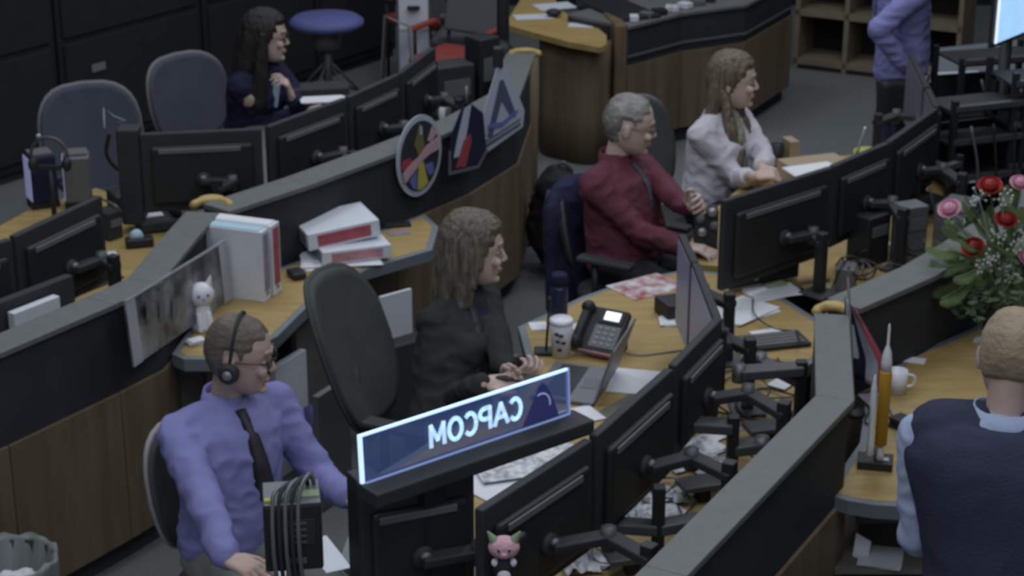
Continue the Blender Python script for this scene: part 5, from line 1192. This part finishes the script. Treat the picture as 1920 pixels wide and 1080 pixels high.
q = P(885, 180, .45); MB().ell((q.x+.0, q.y+.1, .45), (.24, .2, .16)).build('draped_coat', M['jacketgrey'], smooth=True, tag=('grey coat heaped near the upper pennant end', 'coat'))
MB().box((q.x, q.y+.1, .16), (.36, .3, .31)).build('storage_box', M['under'], tag=('dark box under the heaped grey coat', 'box'))
# papers on far desk
for k, (x, y, w_, h_, a_, l_) in enumerate(((1000, 32, .24, .14, 10, 'white sheet at the left on the far wood desk'), (1090, 48, .16, .10, -10, 'white sheet near the rounded tip of the far wood desk'), (1040, 12, .25, .18, 20, 'papers at the top edge on the far wood desk'))): papers(l_, x, y, w_, h_, a_, 'white2', z=.80)
q = P(1038, 32, .8); MB().ell((q.x, q.y, .83), (.05, .04, .025)).build('mouse', M['black'], smooth=True, tag=('black mouse on the far wood desk papers', 'mouse'))
a = P(1080, 10, .83); e = P(1165, 48, .83); d = (e-a).normalized(); MB().prism([a, e, e+V((-d.y, d.x, 0))*.28, a+V((-d.y, d.x, 0))*.28], .805, .875).build('keyboard_tray', M['black'], bevel=.008, tag=('black keyboard tray between the far desk and the far console top', 'tray'))
q0 = P(1150, 5, .85)
for k in range(9):
    x = 1190+k*24; q = P(x, 28-k*6, .90); w_ = .05+.04*random.random(); mm = ['white2', 'strip', 'black', 'print'][k % 4]
    MB().box((q.x, q.y+.05, .85+.02), (w_, .08, .035), Rz(k)).build('small_box', M[mm], bevel=.004, tag=('small %s box on the far console top, number %s from its left end' % (['white', 'grey', 'black', 'printed'][k % 4], ['one', 'two', 'three', 'four', 'five', 'six', 'seven', 'eight', 'nine'][k]), 'box', 'small boxes on the far console top'))
# ================================================================== RIGHT HAND CLUTTER (row D end)
q = P(1630, 260, .86); MB().box((P(1480, 312, DESK).x, P(1480, 312, DESK).y, DESK+.07), (.05, .10, .14), Rz(.3)).build('tan_box', M['tan'], tag=('tan box beside the cardigan woman\'s hands', 'box'))
q = P(1455, 318, DESK); MB().lathe([(.001, 0), (.03, 0), (.034, .13), (.001, .135)], q).build('cup', M['black'], smooth=True, tag=('black cup next to the cream woman\'s hands', 'cup'))
papers('white open papers behind the right monitor row', 1528, 322, .24, .18, 20, 'white', z=.92, n=3)
MB().box(P(1528, 330, .84)+V((0, 0, -.01)), (.30, .20, .16), Rz(.35)).build('document_stand', M['tan'], tag=('tan stand under the open white papers', 'stand'))
q = P(1640, 272, 1.0); MB().cyl((q.x, q.y+.15, .55), (q.x, q.y+.15, .93), .07, n=24).build('drum_box', M['yellowgreen'], bevel=.01, tag=('yellow container behind the right monitor row', 'container')); 
q2 = V((q.x, q.y+.15, 0)); MB().box((q2.x, q2.y, .275), (.3, .3, .55)).build('side_cabinet', M['under'], tag=('dark low cabinet under the yellow container', 'cabinet'))
MB().tube([P(1608, 285, 1.05), P(1622, 240, 1.25)], .006).build('pointer', M['white2'], tag=('thin white stick behind the right monitor row', 'stick'))
MB().cyl(V((P(1608, 285, 1.05).x, P(1608, 285, 1.05).y, .0)), V((P(1608, 285, 1.05).x, P(1608, 285, 1.05).y, 1.06)), .008).build('stick_stand', M['black'], tag=('thin black stand holding the white stick', 'stand'))
# equipment rack frames
def rackframe(label, px, py, w_, d_, h_, ang, bars, z0=0, m_='black'):
    q = P(px, py, DESK); r = thing('equipment_rack', label, 'rack', (q.x, q.y, z0), math.radians(ang), 'equipment racks at the right')
    for sx in (-1, 1):
        for sy in (-1, 1): MB().box((sx*w_/2, sy*d_/2, h_/2), (.028, .028, h_)).build('post', M[m_], r, world=False)
    for zz in bars:
        MB().box((0, -d_/2, zz), (w_, .035, .028)).build('front_bar', M['darkmetal'], r, world=False, bevel=.003); MB().box((0, 0, zz-.02), (w_, d_, .012)).build('tray', M['black2'], r, world=False)
    MB().box((0, d_/2+.0, h_*.5), (w_*.9, .02, h_*.7)).build('back_plate', M['black'], r, world=False)
    for k in range(3): MB().tube(crv([(-w_*.3+.12*k, -d_/2-.03, h_*.9), (-w_*.2+.1*k, -d_/2-.06, h_*.7), (-w_*.3+.15*k, -d_/2-.04, h_*.45)]), .006).build('cable', M['black' if k else 'steel'], r, world=False, smooth=True)
rackframe('black equipment rack frame right of the steep monitors', 1815, 345, .38, .25, 1.20, 20, (.62, .82, 1.0, 1.16))
rackframe('black rack frame cut off by the right edge, above the flowers', 1935, 330, .40, .3, 1.30, 10, (.6, .85, 1.05, 1.25))
rackframe('black rack frame under the bright display', 1850, 215, .5, .3, 1.10, 15, (.5, .8, 1.08))
rackframe('low rack frame behind the long diagonal vent monitors', 1720, 395, .30, .2, 1.0, 40, (.80, .96))
for k, (x, y, w_, h_, a_, m_, l_) in enumerate(((1790, 145, .36, .2, 10, 'white2', 'white papers on the table below the bright display'), (1850, 150, .20, .22, 30, 'cyan', 'pale blue sheet under the bright display'), (1830, 330, .24, .16, 20, 'print', 'printed sheets above the bouquet'), (1795, 108, .14, .09, 0, 'white', 'white card behind the standing person'))):
    papers(l_, x, y, w_, h_, a_, m_, z=.80, n=2)
pts = [P(x, y, .798) for x, y in ((1735, 150), (1900, 180), (2000, 120), (1960, 70), (1760, 90))]; c = sum(pts, V())/5; r = thing('side_table', 'dark side table below the bright display', 'table', (c.x, c.y, 0), 0)
MB().prism([(p.x, p.y) for p in pts], .77, .799).build('tabletop', M['edge'], r)
for p in pts[:4]: k = c+(p-c)*.85; MB().cyl((k.x, k.y, 0), (k.x, k.y, .77), .02).build('leg', M['black'], r)
# dark gear on the desk behind the flowers
for k, (x, y, w_, d_, h_, m_, l_) in enumerate(((1700, 470, .12, .10, .26, 'steel', 'slim grey box beside the console wall corner'), (1625, 470, .14, .12, .22, 'black', 'black box under the second right-hand monitor'), (1790, 440, .20, .14, .20, 'jacketgrey', 'grey equipment box just left of the pale pink rose'), (1585, 520, .10, .08, .10, 'strip', 'grey junction box near the wooden trim'))):
    q = P(x, y+20, DESK); r = thing('equipment_box', l_, 'equipment', q, .4+k*.3, 'equipment boxes by the console corner')
    MB().box((0, 0, h_/2), (w_, d_, h_)).build('case', M[m_], r, bevel=.008, world=False); MB().box((0, -d_/2-.003, h_*.7), (w_*.7, .006, h_*.2)).build('front_panel', M['strip'], r, world=False)
papers('white sheet leaning behind the second right-hand monitor', 1640, 455, .10, .14, 40, 'white2', n=2)
papers('tan notes at the corner of the console top', 1540, 540, .14, .06, 10, 'tan', n=2)
for k, (x0, y0, x1, y1) in enumerate(((1590, 500, 1650, 470), (1620, 520, 1700, 500), (1560, 540, 1600, 480), (1750, 450, 1800, 410), (1720, 440, 1760, 380), (1770, 360, 1830, 330))):
    cable('dark cable among the gear near the console corner', [(x0, y0, .01), ((x0+x1)/2, (y0+y1)/2-15, .12), (x1, y1, .02)], m='steel' if k % 2 else 'black', group='cables near the console corner')
q = P(1322, 420, 1.0); r = thing('desk_fan', 'silvery gadget with round knobs between the maroon man and his monitor', 'gadget', (P(1322, 470, DESK).x, P(1322, 470, DESK).y, DESK), 0)
MB().box((0, 0, .1), (.10, .08, .2)).build('case', M['black2'], r, world=False, bevel=.01)
for k, (x, z) in enumerate(((-.03, .16), (.02, .19), (.03, .13), (-.02, .10))): MB().ell((x, -.045, z), (.02, .014, .02)).build('knob', M['metal' if k % 2 else 'strip'], r, world=False, smooth=True)

# ------------------------------------------------------------------ extra desk clutter
random.seed(21)
for k in range(16):
    x0, y0 = random.choice(((1180, 1010), (1260, 930), (1330, 870), (1390, 800), (1440, 740), (1460, 690))); x0 += random.uniform(-50, 50); y0 += random.uniform(-30, 30)
    a1 = random.uniform(0, 6.28); r1 = random.uniform(25, 55)
    pts = [(x0+r1*math.cos(a1+j*1.1)*(1+.3*j*.2), y0+r1*.6*math.sin(a1+j*1.1), .004+.02*abs(math.sin(j*1.9+k))) for j in range(5)]
    cable('thin dark cable tangled among the diagonal monitor arms', pts, rad=random.choice((.0025, .004)), m=random.choice(('black', 'black', 'steel')), group='cables among the diagonal monitor arms')
for k, (x, y) in enumerate(((1300, 830), (1275, 880), (1335, 820), (1200, 940), (1180, 985), (1235, 985), (1165, 1030), (1345, 855), (1415, 745), (1465, 720))):
    papers('small printed sheet scattered among the diagonal monitor arms', x, y, random.uniform(.05, .10), random.uniform(.04, .08), random.uniform(0, 90), random.choice(('print', 'white', 'print')), group='small sheets among the diagonal monitor arms', z=DESK+.006)
for k in range(8):
    x0 = random.uniform(1580, 1780); y0 = 560-(x0-1540)*.42+random.uniform(-45, -15)
    pts = [(x0+28*math.cos(j*1.3+k), y0+16*math.sin(j*1.3+k), .01+.10*abs(math.sin(j*1.7+k))) for j in range(4)]
    cable('dark cable tangled behind the console wall near the flowers', pts, rad=.0045, m=random.choice(('black', 'steel')), group='cables behind the console wall near the flowers')
q = P(1432, 505, .80); a = P(1365, 486, .88); e = P(1498, 462, .88); dq = (e-a).normalized(); rzq = math.atan2(dq.y, dq.x); c = (a+e)/2
r = thing('mounting_rail', 'black mounting rail with a grey top under the monitor before the man in maroon', 'rail', (c.x, c.y, DESK), rzq)
MB().box((0, 0, .075), (.34, .03, .13)).build('rail_body', M['black'], r, bevel=.004, world=False)
MB().box((0, -.02, .135), (.30, .03, .018)).build('grey_bar', M['strip'], r, bevel=.006, world=False)
MB().cyl((-.05, -.016, .05), (-.05, -.03, .05), .014).build('knob', M['metal'], r, world=False)

papers('flat brown-grey sheet between the laptop and the diagonal monitors', 1185, 768, .26, .16, 52, 'cabin', name='dark_sheet', cat='pad', z=DESK-.0005)  # flat brown-grey sheet that darkens this stretch of the desktop
papers('black desk mat behind the left monitors', 118, 545, .50, .20, 55, 'black2', name='desk_mat', cat='mat', z=DESK-.0005, t=.004)
for k, (x, y, w_, d_, h_, l_) in enumerate(((262, 392, .26, .16, .10, 'black equipment box behind the dark telephone with white labels'), (205, 445, .08, .10, .13, 'small black equipment box left of the tape dispenser'), (150, 505, .12, .12, .10, 'low black equipment box behind the left monitor'))):
    q = P(x, y, DESK); r = thing('equipment_box', l_, 'equipment', q, .5+k*.4)
    MB().box((0, 0, h_/2), (w_, d_, h_)).build('case', M['black2'], r, bevel=.008, world=False); MB().box((0, -d_/2-.003, h_*.6), (w_*.7, .006, h_*.25)).build('front_panel', M['strip'], r, world=False)
def crumpled(label, px, py, w_, h_, seed, mt='print', group='crumpled sheets among the monitor arms'):
    c = P(px, py, DESK); mb = MB(); n_ = 14; rot = Rz(seed*.7); g = []
    for i in range(n_+1):
        row = []
        for j in range(n_+1):
            p = V(((i/n_-.5)*w_, (j/n_-.5)*h_, 0)); q_ = p*22+V((seed*3.1, seed, 0)); z = .006+.034*abs(noise.noise(q_))+.02*abs(noise.noise(q_*2.3))
            row.append(mb.bm.verts.new(c+rot @ p+V((0, 0, z))))
        g.append(row)
    for i in range(n_):
        for j in range(n_): mb.bm.faces.new([g[i][j], g[i+1][j], g[i+1][j+1], g[i][j+1]])
    o = mb.build('crumpled_paper', M[mt], tag=(label, 'paper', group)); o.modifiers.new('s', 'SOLIDIFY').thickness = .001
crumpled('crumpled printed sheets beside the middle black arm post', 1310, 870, .20, .13, 3, group=None); crumpled('crumpled sheets behind the lowest black arm post', 1205, 965, .15, .20, 5, group=None)
crumpled('crumpled white sheet right of the pink plush', 1085, 1062, .13, .11, 7, group=None); crumpled('crumpled small sheet near the lowest black arm post, on its right', 1262, 935, .09, .10, 9, group=None)
for k, (x, y, a_) in enumerate(((1318, 905, 18), (1185, 1040, 15), (1440, 800, 15))):
    q = P(x, y, .80); r = thing('arm_tray', ['dark tray beside the middle black arm post', 'dark tray beside the lowest black arm post', 'dark tray beside the highest black arm post'][k], 'tray', (q.x, q.y, DESK), math.radians(a_))
    MB().box((0, 0, .06), (.16, .09, .02)).build('tray_top', M['darkmetal'], r, bevel=.004, world=False); MB().box((0, 0, .025), (.04, .04, .05)).build('foot', M['black'], r, world=False)
